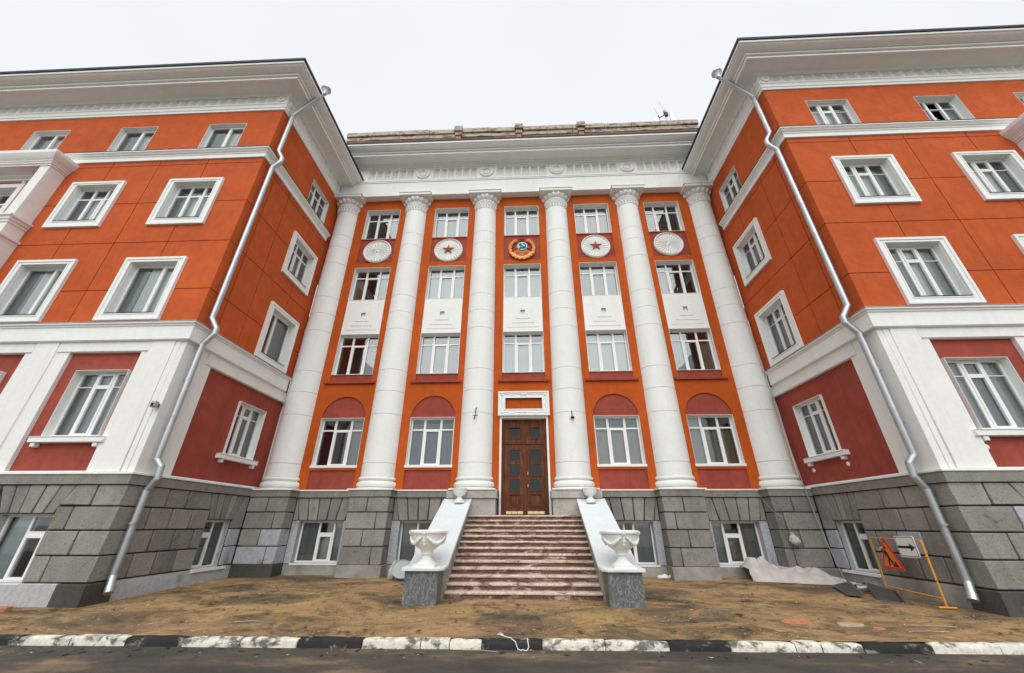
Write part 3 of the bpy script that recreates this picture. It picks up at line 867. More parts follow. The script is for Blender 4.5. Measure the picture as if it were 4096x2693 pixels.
    mb = MB(); mb.box(TF, 18.44, 18.58, 12.99, 13.11, -0.02, 0.09); part('balcony_bracket', mb, M['white_warm'], root, bevel=0.02)
    return root

# ------------------------------------------------------------------ central block
CX = [-9.0, -5.4, -1.8, 1.8, 5.4, 9.0]
BAYS = [-7.12, -3.54, 0.04, 3.58, 7.10]
def rosette(cu, cz, R, starred):
    mb = MB(); nr, nt_ = 14, 250; T = TM; rs = []
    petals = 25 if starred else 25
    for k in range(nr+1):
        f = k/nr; r = R*(1-f)
        ring = []
        for i in range(nt_):
            a = 2*math.pi*i/nt_
            pf = abs(math.sin(a*petals/2))
            if r > R*0.88: h = 0.065+0.05*math.sin(min(1, (R-r)/(0.12*R))*math.pi)
            elif r > R*0.80: h = 0.02+0.085*pf*max(0, 1-abs(r/R-0.80)/0.08)
            elif r > R*0.2: h = 0.035+0.048*pf*(0.5+0.5*r/R)+(0 if starred else 0.012*math.sin(a*7+r*40))
            else: h = 0.07+(0.0 if starred else 0.04*math.cos(r/(R*0.2)*math.pi*1.5))
            ring.append(T(cu+r*math.cos(a) if r > 0 else cu, cz+r*math.sin(a), -0.03+h))
        rs.append(ring)
    rs.insert(0, [T(cu+R*math.cos(2*math.pi*i/nt_), cz+R*math.sin(2*math.pi*i/nt_), -0.07) for i in range(nt_)])
    rs[-1] = [T(cu+0.006*math.cos(2*math.pi*i/nt_), cz+0.006*math.sin(2*math.pi*i/nt_), 0.04+(0 if starred else 0.03)) for i in range(nt_)]
    mb.rings(rs)
    return mb
def star_mesh(T, cu, cz, R, d0, h, rin=0.40):
    mb = MB(); P = []
    for i in range(10):
        a = math.pi/2+i*math.pi/5; r = R if i % 2 == 0 else R*rin
        P.append((cu+r*math.cos(a), cz+r*math.sin(a)))
    vs = [T(u, z, d0) for u, z in P]+[T(u, z, d0+0.03) for u, z in P]+[T(cu, cz, d0+h)]
    fs = [tuple(range(10))]
    for i in range(10):
        j = (i+1) % 10
        fs += [(i, j, 10+j, 10+i), (10+i, 10+j, 20)]
    mb.add(vs, fs)
    return mb

def emblem(root, cu, cz):
    T = lambda u, z, d: TM(cu+u, cz+z, d)
    R = 0.66
    mb = MB()   # wheat wreath: overlapping ears on each side
    for sgn in (-1, 1):
        for strand, (rr, wd) in enumerate(((0.61, 0.068), (0.53, 0.058), (0.575, 0.055))):
            a0, a1 = (-60, 62) if strand < 2 else (-35, 55)
            n = 7
            for k in range(n):
                b0 = a0+(a1-a0)*k/n; b1 = a0+(a1-a0)*(k+1.25)/n
                pts = []
                for q in range(6):
                    a = math.radians(b0+(b1-b0)*q/5)
                    pts.append(T(sgn*math.cos(a)*(rr+0.02*math.sin(q*1.2)), math.sin(a)*rr*0.97, 0.045+0.02*(strand == 2)))
                rs = []
                for q, p in enumerate(pts):
                    w = wd*(0.35+0.65*math.sin(math.pi*(q+0.4)/5.8)); p = Vector(p)
                    a = math.radians(b0+(b1-b0)*q/5); rd = Vector((sgn*math.cos(a), 0, math.sin(a)))
                    rs.append([p+rd*w*0.62*math.cos(t)+Vector((0, -1, 0))*w*0.75*math.sin(t) for t in [2*math.pi*i/8 for i in range(8)]])
                mb.rings(rs)
    em = part('state_emblem', mb, M['gold'], root, label='copper gold wheat wreath emblem with blue disc, hammer and sickle')
    mb = MB()   # ribbon at the bottom
    for sgn in (-1, 1):
        for k in range(4):
            a = math.radians(-88+k*17); p = Vector(T(sgn*math.cos(a)*0.55, math.sin(a)*0.58, 0.09))
            dr = Vector((sgn*math.cos(a+1.1), 0, math.sin(a+1.1)))
            rs = []
            for q in range(5):
                t = q/4; c = p+dr*(t-0.5)*0.34; w = 0.085*math.sin(math.pi*(0.15+0.7*t))
                rd = Vector((-dr.z, 0, dr.x))
                rs.append([c+rd*w*math.cos(x)+Vector((0, -1, 0))*w*0.5*math.sin(x) for x in [2*math.pi*i/8 for i in range(8)]])
            mb.rings(rs)
    part('ribbon', mb, M['gold'], em)
    mb = MB()   # rays
    for k in range(15):
        a = math.radians(14+152*k/14); r1 = 0.44+0.04*(k % 2)
        c, s_ = math.cos(a), math.sin(a); w = 0.034
        P = [(0.10*c-w*0.5*s_, -0.42+0.10*s_+w*0.5*c), (0.10*c+w*0.5*s_, -0.42+0.10*s_-w*0.5*c), (r1*c+w*s_, -0.42+r1*s_-w*c), (r1*c-w*s_, -0.42+r1*s_+w*c)]
        vs = [T(u, z, -0.02) for u, z in P]+[T(0.10*c, -0.42+0.10*s_, 0.05), T(r1*c, -0.42+r1*s_, 0.045)]
        mb.add(vs, [(0, 1, 2, 3), (0, 1, 4), (2, 3, 5), (1, 2, 5, 4), (3, 0, 4, 5)])
    P = [(0.47*math.cos(t), -0.42+0.45*math.sin(t)) for t in [math.radians(12+156*i/16) for i in range(17)]]+[(-0.1, -0.42), (0.1, -0.42)]
    mb.poly(T, P, -0.05, 0.0)
    part('sun_rays', mb, M['gold'], em)
    mb = MB(); rs = []
    for k in range(5):
        f = k/4*math.pi/2
        rs.append([T(0.24*math.cos(f)*math.cos(t), -0.42+0.13*math.cos(f)*math.sin(t)+0.02, 0.02+0.07*math.sin(f)) for t in [2*math.pi*i/20 for i in range(20)]])
    mb.rings(rs); part('half_sun', mb, M['star'], em)
    part('blue_disc', disc(T, 0.02, 0.14, 0.25, -0.03, [(0.25, 0.05), (0.237, 0.065), (0.228, 0.055), (0.005, 0.06)], 36), M['sky_blue'], em)
    mb = MB()   # ground of the shield behind the disc
    mb.poly(T, [(-0.36, 0.02), (-0.22, 0.34), (0.0, 0.47), (0.24, 0.34), (0.40, 0.02), (0.0, 0.0)], -0.05, 0.012)
    part('shield_ground', mb, M['emblem_red'], em)
    # hammer and sickle
    TT = lambda u, z, d: T(u*0.95+0.02, z*0.95+0.14, d)
    mb = MB()
    mb.poly(TT, [(-0.10, 0.055), (-0.075, 0.085), (0.16, -0.135), (0.135, -0.165)], 0.05, 0.085)
    mb.poly(TT, [(-0.175, 0.055), (-0.15, 0.03), (-0.055, 0.105), (-0.07, 0.155), (-0.10, 0.125), (-0.145, 0.10)], 0.05, 0.09)
    pts = []
    for k in range(15):
        a = math.radians(75-255*k/14); w = 0.012+0.032*math.sin(math.pi*min(1, k/14*1.1))
        pts.append((a, w))
    out = [(0.02+(0.125+w)*math.cos(a), 0.01+(0.135+w)*math.sin(a)) for a, w in pts]
    inn = [(0.02+0.125*math.cos(a), 0.01+0.135*math.sin(a)) for a, w in pts][::-1]
    for i in range(14):
        mb.poly(TT, [out[i], out[i+1], inn[13-i], inn[14-i]], 0.05, 0.088)
    mb.poly(TT, [(-0.075, -0.02-0.06), (-0.05, -0.11), (-0.13, -0.20), (-0.165, -0.165)], 0.05, 0.088)
    part('hammer_and_sickle', mb, M['iron'], em)
    part('red_star', star_mesh(T, 0.0, 0.54, 0.155, 0.0, 0.10), M['emblem_red'], em)

def column(root, cx, k):
    mb = MB()
    prof = [(0.78, LEDGE+0.005), (0.78, LEDGE+0.05), (0.72, LEDGE+0.055)]
    for i in range(9):
        a = -math.pi/2+math.pi*i/8; prof.append((0.655+0.105*math.cos(a), LEDGE+0.17+0.11*math.sin(a)))
    prof += [(0.665, LEDGE+0.29), (0.665, LEDGE+0.305)]
    for i in range(7):
        a = -math.pi/2+math.pi*i/6; prof.append((0.655+0.068*math.cos(a), LEDGE+0.365+0.06*math.sin(a)))
    prof += [(0.675, LEDGE+0.43), (0.665, LEDGE+0.45), (0.62, LEDGE+0.451)]
    mb.lathe(prof, (cx, YC, 0), 48)
    # core of the shaft, seen only in the joints
    mb.lathe([(0.62, LEDGE+0.40), (0.53, 16.0)], (cx, YC, 0), 32)
    base = part('column', mb, M['white'], root)
    def rad(z):
        t = (z-3.15)/(16.0-3.15)
        return 0.662-0.10*(t**1.35)
    zs = [LEDGE+0.451, 3.60, 5.42, 6.34, 7.24, 9.11, 9.97, 10.83, 12.72, 13.70, 14.42, 15.93]
    for i, (a, b) in enumerate(zip(zs[:-1], zs[1:])):
        g = 0.005
        a2 = a+(g if i else 0.0); b2 = b-(g if i < len(zs)-2 else 0)
        mb = MB(); mb.lathe([(rad(a2)-0.006, a2), (rad(a2), a2+0.006), (rad((a2+b2)/2), (a2+b2)/2), (rad(b2), b2-0.006), (rad(b2)-0.006, b2)], (cx, YC, 0), 56)
        part('drum', mb, M['white'], base)
    mb = MB()
    r0 = rad(15.93)
    mb.lathe([(r0+0.015, 15.935), (r0+0.03, 15.97), (r0+0.005, 16.0), (r0+0.01, 16.34), (r0+0.05, 16.37), (r0+0.05, 16.41), (r0+0.02, 16.43), (r0+0.06, 16.55), (r0+0.13, 16.68), (r0+0.13, 16.735), (0.3, 16.735)], (cx, YC, 0), 48)
    for row, (zc, n) in enumerate(((16.10, 26), (16.27, 26))):
        for i in range(n):
            a = 2*math.pi*(i+0.5*row)/n
            if math.sin(a) > 0.35: continue
            ca, sa = math.cos(a), math.sin(a)
            h = 0.075; w = 0.048
            def q(du, dz, dr): 
                r = r0+0.008+dr
                return (cx+r*ca-du*sa, YC+r*sa+du*ca, zc+dz)
            A = [q(-w, -h, 0), q(w, -h, 0), q(w*1.1, h, 0.01), q(-w*1.1, h, 0.01)]
            Bq = [q(-w*0.6, -h*0.8, 0.02), q(w*0.6, -h*0.8, 0.02), q(w*0.9, h*0.9, 0.065), q(-w*0.9, h*0.9, 0.065)]
            mb.loft(A, Bq)
    for i in range(18):
        a = 2*math.pi*i/18
        if math.sin(a) > 0.35: continue
        ca, sa = math.cos(a), math.sin(a); r = r0+0.09
        rs = []
        for kk in range(1, 6):
            t = math.pi*kk/6
            ring = []
            for j in range(8):
                b = 2*math.pi*j/8
                rr = 0.092*math.sin(t); 
                du, dr, dz = rr*math.cos(b), rr*0.95*math.sin(b), 0.125*math.cos(t)
                R_ = r+0.012+dr+dz*0.45
                ring.append((cx+R_*ca-du*sa, YC+R_*sa+du*ca, 16.575+dz))
            rs.append(ring)
        mb.rings(rs)
        a2 = a+math.pi/18; ca, sa = math.cos(a2), math.sin(a2)
        P = [(-0.014, 16.46, 0.05), (0.014, 16.46, 0.05), (0.02, 16.70, 0.15), (-0.02, 16.70, 0.15)]
        mb.loft([(cx+(r0+dr-0.04)*ca-du*sa, YC+(r0+dr-0.04)*sa+du*ca, z) for du, z, dr in P],
                [(cx+(r0+dr+0.02)*ca-du*sa, YC+(r0+dr+0.02)*sa+du*ca, z) for du, z, dr in P])
    part('capital', mb, M['white'], base, angle=50)
    mb = MB()
    for h, z0, z1 in ((0.80, 16.738, 16.875), (0.835, 16.876, 16.925)):
        P = [(cx-h, YC-h), (cx+h, YC-h), (cx+h, YM-0.004), (cx-h, YM-0.004)]
        mb.loft([(x, y, z0) for x, y in P], [(x, y, z1) for x, y in P])
    part('abacus', mb, M['white'], base)

def central():
    root = thing('building', 'recessed central block with six giant white columns, star medallions and brown entrance door', 'building', (0, 15.2, 0))
    HW = 0.87
    holes = []
    for i, c in enumerate(BAYS):
        holes += [(c-HW, c+HW, 14.40, 16.31), (c-HW, c+HW, 12.91, 14.35), (c-HW, c+HW, 6.90, 12.64)]
        if i != 2: holes += [(c-HW, c+HW, 3.53, 6.23), (c-HW, c+HW, 2.73, 3.39)]
        else: holes += [(c-0.93, c+0.93, 1.5, 5.37)]
    back = []
    for i, c in enumerate(BAYS):
        back += [(c-HW, c+HW, 14.40, 16.31), (c-HW, c+HW, 10.82, 12.64), (c-HW, c+HW, 7.18, 9.07)]
        back += [(c-HW, c+HW, 3.53, 5.36)] if i != 2 else [(c-0.93, c+0.93, 1.5, 5.37)]
    mb = MB()
    mb.slab(TM, -W+0.0, W, LEDGE-0.05, 17.0, holes, -0.055, 0.0)
    for i, c in enumerate(BAYS):      # arched heads over the ground-floor windows
        if i == 2: continue
        n = 18; zt = 6.23; pr = None
        for k in range(n+1):
            a = math.pi*k/n; u, z = c-HW*math.cos(a), 5.36+HW*math.sin(a)
            if pr:
                mb.quad(TM(pr[0], pr[1], 0), TM(u, z, 0), TM(u, zt, 0), TM(pr[0], zt, 0))
                mb.quad(TM(pr[0], pr[1], 0), TM(u, z, 0), TM(u, z, -0.055), TM(pr[0], pr[1], -0.055))
            pr = (u, z)
    part('wall', mb, M['orange_deep'], root)
    mb = MB(); mb.slab(TM, -W, W, LEDGE-0.05, 17.0, back, -0.34, -0.07); part('wall_body', mb, M['red'], root)
    mb = MB(); mb.box(TM, -W+0.02, W-0.02, 0, 19.2, -1.5, -1.35)
    for zz in (2.45, 6.2, 9.9, 13.5, 16.95): mb.box(TM, -W+0.02, W-0.02, zz, zz+0.2, -1.34, -0.36)
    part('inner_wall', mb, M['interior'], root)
    MUL = [0.315, 0.685]
    dk = {0: [None], 4: [None]}
    for i, c in enumerate(BAYS):
        # recessed panels
        mb = MB(); mb.box(TM, c-HW-0.02, c+HW+0.02, 12.90, 14.36, -0.068, -0.05); part('medallion_panel', mb, M['red'], root)
        light = {1: 'blind', 2: 'blind', 3: 'blind'}.get(i)
        b4 = [B('blind_grey', 0, 1)] if light else [B('blind_grey', 0.66, 1, 0, 0.8)] if i == 0 else [B('blind_grey', 0.0, 0.32, 0, 0.8)]
        b3 = [B('blind', 0, 1.0, 0, 0.74), B('blind_grey', 0, 1, 0.74, 1)] if i in (1, 2) else [B('film', 0, 1, 0, 1)] if i == 3 else \
             [B('blind_olive', 0.02, 0.26, 0, 0.72), B('blind_grey', 0.70, 1)] if i == 0 else [B('film', 0.0, 0.34)]
        b2 = {0: [B('blind_mauve', 0.66, 1, 0, 0.76)], 1: [B('blind_mauve', 0, 1, 0, 0.76), B('blind_grey', 0, 1, 0.76, 1)], 2: [B('blind', 0, 1, 0, 0.8)],
              3: [B('blind', 0, 1, 0, 0.9)], 4: [B('film', 0, 0.33), B('blind_olive', 0.74, 0.95, 0, 0.72)]}[i]
        b1 = {0: [B('blind_grey', 0.66, 1, 0, 1)], 1: [B('film', 0, 1, 0, 0.9)], 3: [B('blind_beige', 0, 1, 0, 0.78), B('blind_grey', 0, 1, 0.78, 1)],
              4: [B('blind', 0, 0.33), B('blind_olive', 0.33, 0.95, 0, 0.74)]}.get(i)
        window(root, TM, c-HW, c+HW, 14.40, 16.31, 0.27, MUL, 0.74, 0.055, (1,), b4)
        window(root, TM, c-HW, c+HW, 10.82, 12.64, 0.25, MUL, 0.75, 0.055, (1,), b3)
        window(root, TM, c-HW, c+HW, 7.18, 9.07, 0.23, MUL, 0.75, 0.055, (1,), b2)
        # white stepped spandrel panel
        mb = MB(); mb.slab(TM, c-HW+0.003, c+HW-0.003, 9.07, 10.823, [(c-0.10, c+0.10, 9.91, 10.12)], -0.12, -0.008)
        mb.box(TM, c-0.12, c+0.12, 9.9, 10.14, -0.068, -0.05)
        sp = part('spandrel_panel', mb, M['white'], root)
        for k, (hw, zb, zt, d) in enumerate(((0.69, 9.28, 10.70, 0.006), (0.49, 9.48, 10.48, 0.022), (0.30, 9.69, 10.30, 0.040))):
            mb = MB(); mb.slab(TM, c-hw, c+hw, zb, zt, [(c-0.10, c+0.10, 9.91, 10.12)], -0.012, d); part('raised_square', mb, M['white'], sp)
        # red strip and sill below the second row
        mb = MB(); mb.box(TM, c-HW+0.004, c+HW-0.004, 6.905, 7.178, -0.068, -0.045); part('recessed_panel', mb, M['red'], root)
        mb = MB(); mb.box(TM, c-1.05, c+1.05, 6.765, 6.845, -0.02, 0.10); mb.box(TM, c-1.03, c+1.03, 6.846, 6.875, -0.02, 0.07); part('sill', mb, M['red'], root, bevel=0.006)
        if i != 2:
            fr = window(root, TM, c-HW, c+HW, 3.53, 5.36, 0.19, MUL, 0.75, 0.055, (1,), b1)
            mb = MB(); mb.box(TM, c-HW-0.03, c+HW+0.03, 3.47, 3.565, -0.25, 0.035); part('sill', mb, M['frame'], fr, bevel=0.008)
            mb = MB()
            pts = [(c-HW*math.cos(math.pi*k/24)*1.02, 5.36+HW*1.02*math.sin(math.pi*k/24)) for k in range(25)]
            mb.poly(TM, pts, -0.068, -0.052); part('arched_panel', mb, M['red'], root)
            mb = MB(); mb.box(TM, c-HW-0.02, c+HW+0.02, 2.70, 3.41, -0.068, -0.051); part('recessed_panel', mb, M['red'], root)
    # medallions
    for i in (0, 4): part('rosette', rosette(BAYS[i]+0.06*(1 if i == 0 else -1), 13.60, 0.69, False), M['white'], root, label='plain white rosette medallion')
    for i in (1, 3):
        r = part('rosette', rosette(BAYS[i], 13.57, 0.69, True), M['white'], root, label='white rosette medallion with a rust red star')
        part('star', star_mesh(TM, BAYS[i], 13.585, 0.30, 0.03, 0.13), M['star'], r)
    emblem(root, BAYS[2], 13.53)
    for k, cx in enumerate(CX): column(root, cx, k)
    # entablature
    E = 9.60
    TA = lambda u, z, d: (u, YA-d, z)
    mb = MB(); mb.box(TA, -E, E, 16.93, 17.86, -0.36, 0.0); part('architrave', mb, M['white'], root)
    mb = MB(); mb.box(TA, -E, E, 17.862, 17.93, -0.3, 0.035); mb.box(TA, -E, E, 17.931, 17.975, -0.3, 0.055); part('architrave_fillet', mb, M['white'], root)
    rc = [-8.7, -5.2, -1.78, 1.92, 5.62, 9.2]
    mb = MB(); FD = -0.005
    mb.box(TA, -E, E, 17.976, 18.115, -0.3, FD+0.001); mb.box(TA, -E, E, 18.816, 18.90, -0.3, FD)
    for r in rc: mb.box(TA, r-0.47, r+0.47, 18.121, 18.809, -0.3, FD)
    ends = [(-9.6, rc[0]-0.5)]+[(a+0.5, b-0.5) for a, b in zip(rc[:-1], rc[1:])]
    for a, b in ends[1:]: flutes(mb, TA, a, b, 6, 18.12, 18.81, FD, 0.14, 0.08)
    part('fluted_frieze', mb, M['white'], root, angle=50)
    for r in rc[1:-1]:
        part('ring_ornament', disc(TA, r, 18.47, 0.375, -0.02, [(0.375, 0.05), (0.355, 0.08), (0.31, 0.085), (0.295, 0.035), (0.225, 0.03), (0.215, 0.08), (0.19, 0.08), (0.175, 0.005), (0.005, 0.005)], 44), M['white'], root)
    mb = MB(); mb.box(TA, -E, E, 18.901, 19.02, -0.3, 0.05); part('bed_moulding', mb, M['white'], root)
    mb = MB(); mb.sweep(cornice_profile(1.36), [(-9.95, YA), (9.95, YA)], 1); part('cornice', mb, M['white'], root, angle=30)
    mb = MB(); mb.sweep([(-0.4, 19.485), (1.185, 19.475), (1.20, 19.545), (-0.4, 19.60)], [(-10.0, YA), (10.0, YA)], 1); part('roof_edge', mb, M['dark_metal'], root)
    mb = MB(); mb.box(TA, -14, 14, 19.49, 19.62, -9, -0.35); part('roof', mb, M['dark_metal'], root)
    mb = MB(); mb.box(TA, -14, 14, 16.9, 19.48, -0.60, -0.37); part('attic_wall', mb, M['interior'], root)
    # parapet on the roof edge: brick course and two weathered coping courses, broken into lengths
    xs = [-9.42, -3.27, -0.03, 3.27, 9.42]
    TP = lambda u, z, d: (u, 13.55-d, z)
    mb = MB(); mb.box(TP, -9.36, 9.3, 19.55, 20.0, -0.35, -0.02); par = part('parapet', mb, M['brick'], root)
    x = -9.36
    while x < 9.2:
        n = min(9.3, x+0.5)
        mb = MB(); mb.box(TP, x+0.006, n-0.006, 20.003, 20.22, -0.3, random.uniform(-0.006, 0.008)); part('brick', mb, M['brick'], par)
        x = n
    x = -9.42
    while x < 9.4:
        n = min(9.42, x+random.uniform(1.3, 1.7))
        if 9.42-n < 0.5: n = 9.42
        e = random.uniform(-0.012, 0.012)
        mb = MB(); mb.box(TP, x+0.006, n-0.006, 20.215, 20.475+e*0.5, -0.35, 0.05+e); part('coping_stone', mb, M['coping'], par, bevel=0.012, jitter=0.006)
        mb = MB(); mb.box(TP, x+0.005, n-0.005, 20.485, 20.80+e, -0.42, 0.13+e); part('coping_stone', mb, M['coping'], par, bevel=0.02, jitter=0.008)
        x = n
    for cx in xs[1:4]:
        mb = MB(); mb.box(TP, cx-0.13, cx+0.13, 19.56, 20.25, -0.2, 0.10); part('parapet_post', mb, M['brick'], par)
        mb = MB(); mb.box(TP, cx-0.18, cx+0.18, 20.252, 20.49, -0.38, 0.16); part('parapet_post', mb, M['coping'], par, bevel=0.01)
        mb = MB(); mb.box(TP, cx-0.22, cx+0.22, 20.492, 20.86, -0.5, 0.26); part('parapet_post', mb, M['coping'], par, bevel=0.015)
    # stone base: rusticated piers under the columns --------------------------------------
    YP = 14.02
    TPi = lambda u, z, d: (u, YP-d, z)
    TB = lambda u, z, d: (u, 14.60-d, z)
    bas = []
    for i, c in enumerate(BAYS):
        if i != 2: bas.append((c-0.80, c+0.80, 0.40, 1.69))
    mb = MB(); mb.slab(TB, -W, W, 0.0, LEDGE-0.04, bas+[(BAYS[2]-0.93, BAYS[2]+0.93, 1.5, 3.0)], -0.4, -0.02); part('foundation_wall', mb, M['joint'], root)
    for k, cx in enumerate(CX):
        inner = k in (2, 3)
        c = cx*0.985
        a, b = c-0.70, c+0.70
        if k == 0: a = -9.53
        if k == 5: b = 9.53
        mb = MB(); mb.box(TPi, a-0.10 if k else a, b+0.10 if k < 5 else b, 2.655, LEDGE, -0.64, 0.08); part('ledge', mb, M['white'], root)
        if inner:
            a, b = (cx-0.80, -0.965) if k == 2 else (0.985, cx+0.80)
            mb = MB(); mb.box(TPi, a, b, 0.2, 2.38, -0.62, -0.03); part('pedestal', mb, M['plain_stone'], root, bevel=0.012)
            mb = MB(); mb.box(TPi, a-0.05, b+0.05, 2.385, 2.65, -0.63, 0.04); part('band_course', mb, M['plain_stone'], root, bevel=0.012)
            continue
        mb = MB(); mb.box(TPi, a-0.05 if k else a, b+0.05 if k < 5 else b, 2.445, 2.65, -0.63, 0.045); part('band_course', mb, M['band_stone'], root)
        mb = MB(); mb.box(TPi, a+0.04, b-0.04, 0.0, 2.44, -0.58, -0.04); part('pier_core', mb, M['joint'], root)
        for r, (z0, z1) in enumerate(ROWS):
            m = c+((-0.05 if r % 2 == 0 else 0.32) if k < 3 else (-0.03 if r % 2 == 0 else -0.36))
            if k == 0: m = -8.87 if r % 2 == 0 else -8.53
            if k == 5: m = 8.80 if r == 0 else 8.42 if r % 2 else 8.76
            z0 -= 0.02; z1 -= 0.02
            for q, (p, n) in enumerate(((a, m), (m, b))):
                g = 0.014
                rep = (k == 0 and r == 2 and q == 1) or (k == 0 and r == 3) 
                mb = MB(); mb.box(TPi, p+(g if q else 0), n-(0 if q else g), z0+0.004, z1+0.004, -0.56, random.uniform(-0.004, 0.012))
                part('stone_block', mb, M['repaint' if rep else 'stone'], root, bevel=0.016, jitter=0.003)
        mb = MB(); mb.box(TPi, a-0.03 if k else a, b+0.03 if k < 5 else b, -0.1, 0.405, -0.58, 0.04); part('plinth', mb, M['concrete' if k else 'dirty_base'], root, bevel=0.015)
    for i, c in enumerate(BAYS):
        if i == 2: continue
        l = CX[i]*0.985+0.70; r = CX[i+1]*0.985-0.70
        if i == 1: r = -2.62
        if i == 3: l = 2.62
        mb = MB(); mb.box(TB, l-0.05, r+0.05, 2.655, LEDGE-0.002, -0.1, 0.12); part('ledge', mb, M['white'], root)
        mb = MB(); mb.box(TB, l-0.05, r+0.05, 2.446, 2.651, -0.1, 0.09); part('band_course', mb, M['band_stone'], root)
        top = [-1.02, -0.62, -0.22, 0.20, 0.62, 1.02]; bot = [-0.84, -0.50, -0.16, 0.18, 0.50, 0.84]
        for a, b, p, q in zip(top[:-1], top[1:], bot[:-1], bot[1:]):
            voussoir(root, TB, [(c+p, 1.71), (c+q, 1.71), (c+b, 2.43), (c+a, 2.43)], -0.03, 0.03)
        voussoir(root, TB, [(l, 1.71), (c-0.84, 1.71), (c-1.02, 2.43), (l, 2.43)], -0.03, 0.03)
        voussoir(root, TB, [(c+0.84, 1.71), (r, 1.71), (r, 2.43), (c+1.02, 2.43)], -0.03, 0.03)
        for a, b in ((l, c-0.80), (c+0.80, r)):
            mb = MB(); mb.box(TB, a, b, 0.40, 1.70, -0.2, 0.0); part('window_jamb', mb, M['repaint'], root)
        mb = MB(); mb.box(TB, l, r, -0.1, 0.38, -0.2, 0.02); part('plinth', mb, M['concrete'], root)
        o = bas[i if i < 2 else i-1]
        mulb = [0.42, 0.75] if i in (0,) else [0.38, 0.72] if i == 1 else [0.40, 0.60] if i == 3 else [0.28, 0.62]
        fr = window(root, TB, o[0], o[1], o[2], o[3], 0.22, mulb, 0.68, 0.09, (1,), [B('film', 0, mulb[0]), B('film', mulb[1], 1), B('blind_beige' if i == 0 else 'blind_olive', mulb[0], mulb[1], 0, 0.62)], jamb=0.05, mw=0.07, reveal='base_grey', midtr=1)
        mb = MB(); mb.box(TB, o[0]-0.02, o[1]+0.02, 0.36, 0.405, -0.25, 0.035); part('sill', mb, M['frame'], fr)
    # doorway -------------------------------------------------------------
    c = BAYS[2]-0.01
    mb = MB(); mb.slab(TM, c-0.93, c+0.93, 1.85, 5.37, [(c-0.86, c+0.86, 1.7, 5.30)], -0.36, 0.004); part('door_reveal', mb, M['white'], root)
    mb = MB(); mb.slab(TM, c-0.98, c+0.98, 5.375, 6.32, [(c-0.72, c+0.72, 5.63, 6.07)], -0.02, 0.09)
    mb.ring(TM, c-1.0, c+1.0, 5.373, 6.34, 0.06, -0.02, 0.13)
    mb.ring(TM, c-0.76, c+0.76, 5.59, 6.11, 0.04, -0.02, 0.115)
    pf = part('overdoor_frame', mb, M['white'], root, label='white moulded frame with scrolls around an orange tablet over the door')
    mb = MB()
    for su in (-1, 1):
        for z in (5.50, 6.21): mb.sphere(TM(c+su*0.86, z, 0.10), 0.055, 0.04, 0.055)
        for z in (5.50, 6.22): mb.sphere(TM(c+su*0.065, z, 0.10), 0.07, 0.045, 0.05)
        mb.tube([TM(c+su*(0.14+0.66*k/9), 5.49+0.025*math.sin(k*1.05), 0.10) for k in range(10)], 0.018, 6)
        mb.tube([TM(c+su*(0.14+0.66*k/9), 6.21+0.015*math.sin(k*1.05), 0.10) for k in range(10)], 0.014, 6)
        mb.tube([TM(c+su*(0.86+0.025*math.sin(k*1.3)), 5.56+0.6*k/8, 0.10) for k in range(9)], 0.022, 6)
    part('scrollwork', mb, M['white'], pf)
    TD = lambda u, z, d: (c+u, 14.96-d, z)
    mb = MB(); mb.slab(TD, -0.858, 0.858, 1.88, 5.30, [(-0.76, 0.74, 1.89, 4.35), (-0.56, -0.16, 4.57, 4.97), (0.20, 0.60, 4.57, 4.97)], -0.08, 0.03)
    mb.ring(TD, -0.60, -0.12, 4.53, 5.01, 0.035, -0.02, 0.045); mb.ring(TD, 0.16, 0.64, 4.53, 5.01, 0.035, -0.02, 0.045)
    door = part('door', mb, M['wood'], root, label='tall brown double door with square panes and brass kick plates')
    for sg, (a, b) in enumerate(((-0.755, 0.0), (0.004, 0.735))):
        pu = (-0.56, -0.16) if sg == 0 else (0.20, 0.60)
        hs = [(pu[0], pu[1], z0, z1) for z0, z1 in ((3.73, 4.13), (3.22, 3.60), (2.69, 3.07), (2.17, 2.56))]
        mb = MB(); mb.slab(TD, a, b, 1.895, 4.34, hs, -0.06, 0.0)
        for h in hs: mb.ring(TD, h[0]-0.03, h[1]+0.03, h[2]-0.03, h[3]+0.03, 0.03, -0.03, 0.014)
        part('door_leaf', mb, M['wood'], door)
        mb = MB(); h = hs[3]; mb.box(TD, h[0], h[1], h[2], h[3], -0.05, -0.03); mb.box(TD, h[0]+0.05, h[1]-0.05, h[2]+0.05, h[3]-0.05, -0.04, -0.012); part('door_panel', mb, M['wood'], door)
        for h in hs[:3]+[(pu[0], pu[1], 4.57, 4.97)]:
            mb = MB(); mb.quad(TD(h[0], h[2], -0.03+random.uniform(-.004, .004)), TD(h[1], h[2], -0.03), TD(h[1], h[3], -0.03+random.uniform(-.004, .004)), TD(h[0], h[3], -0.03)); pane_part(TD, mb, door, 'door_glass')
        s0 = -0.68 if sg == 0 else 0.09
        for q in range(3):
            mb = MB(); mb.box(TD, s0+q*0.205, s0+q*0.205+0.195, 1.915, 2.01, -0.01, 0.008); part('brass_plate', mb, M['brass'], door, bevel=0.004)
    mb = MB(); mb.box(TD, -0.03, 0.035, 1.9, 4.34, -0.02, 0.018); part('meeting_stile', mb, M['wood'], door)
    for z in (3.28, 2.85):
        mb = MB(); mb.tube([TD(0.12, z-0.05, 0.0), TD(0.12, z-0.05, 0.05), TD(0.12, z+0.05, 0.05), TD(0.12, z+0.05, 0.0)], 0.013, 8); mb.sphere(TD(0.12, z, 0.05), 0.022, 0.022, 0.03)
        part('handle', mb, M['brass'], door)
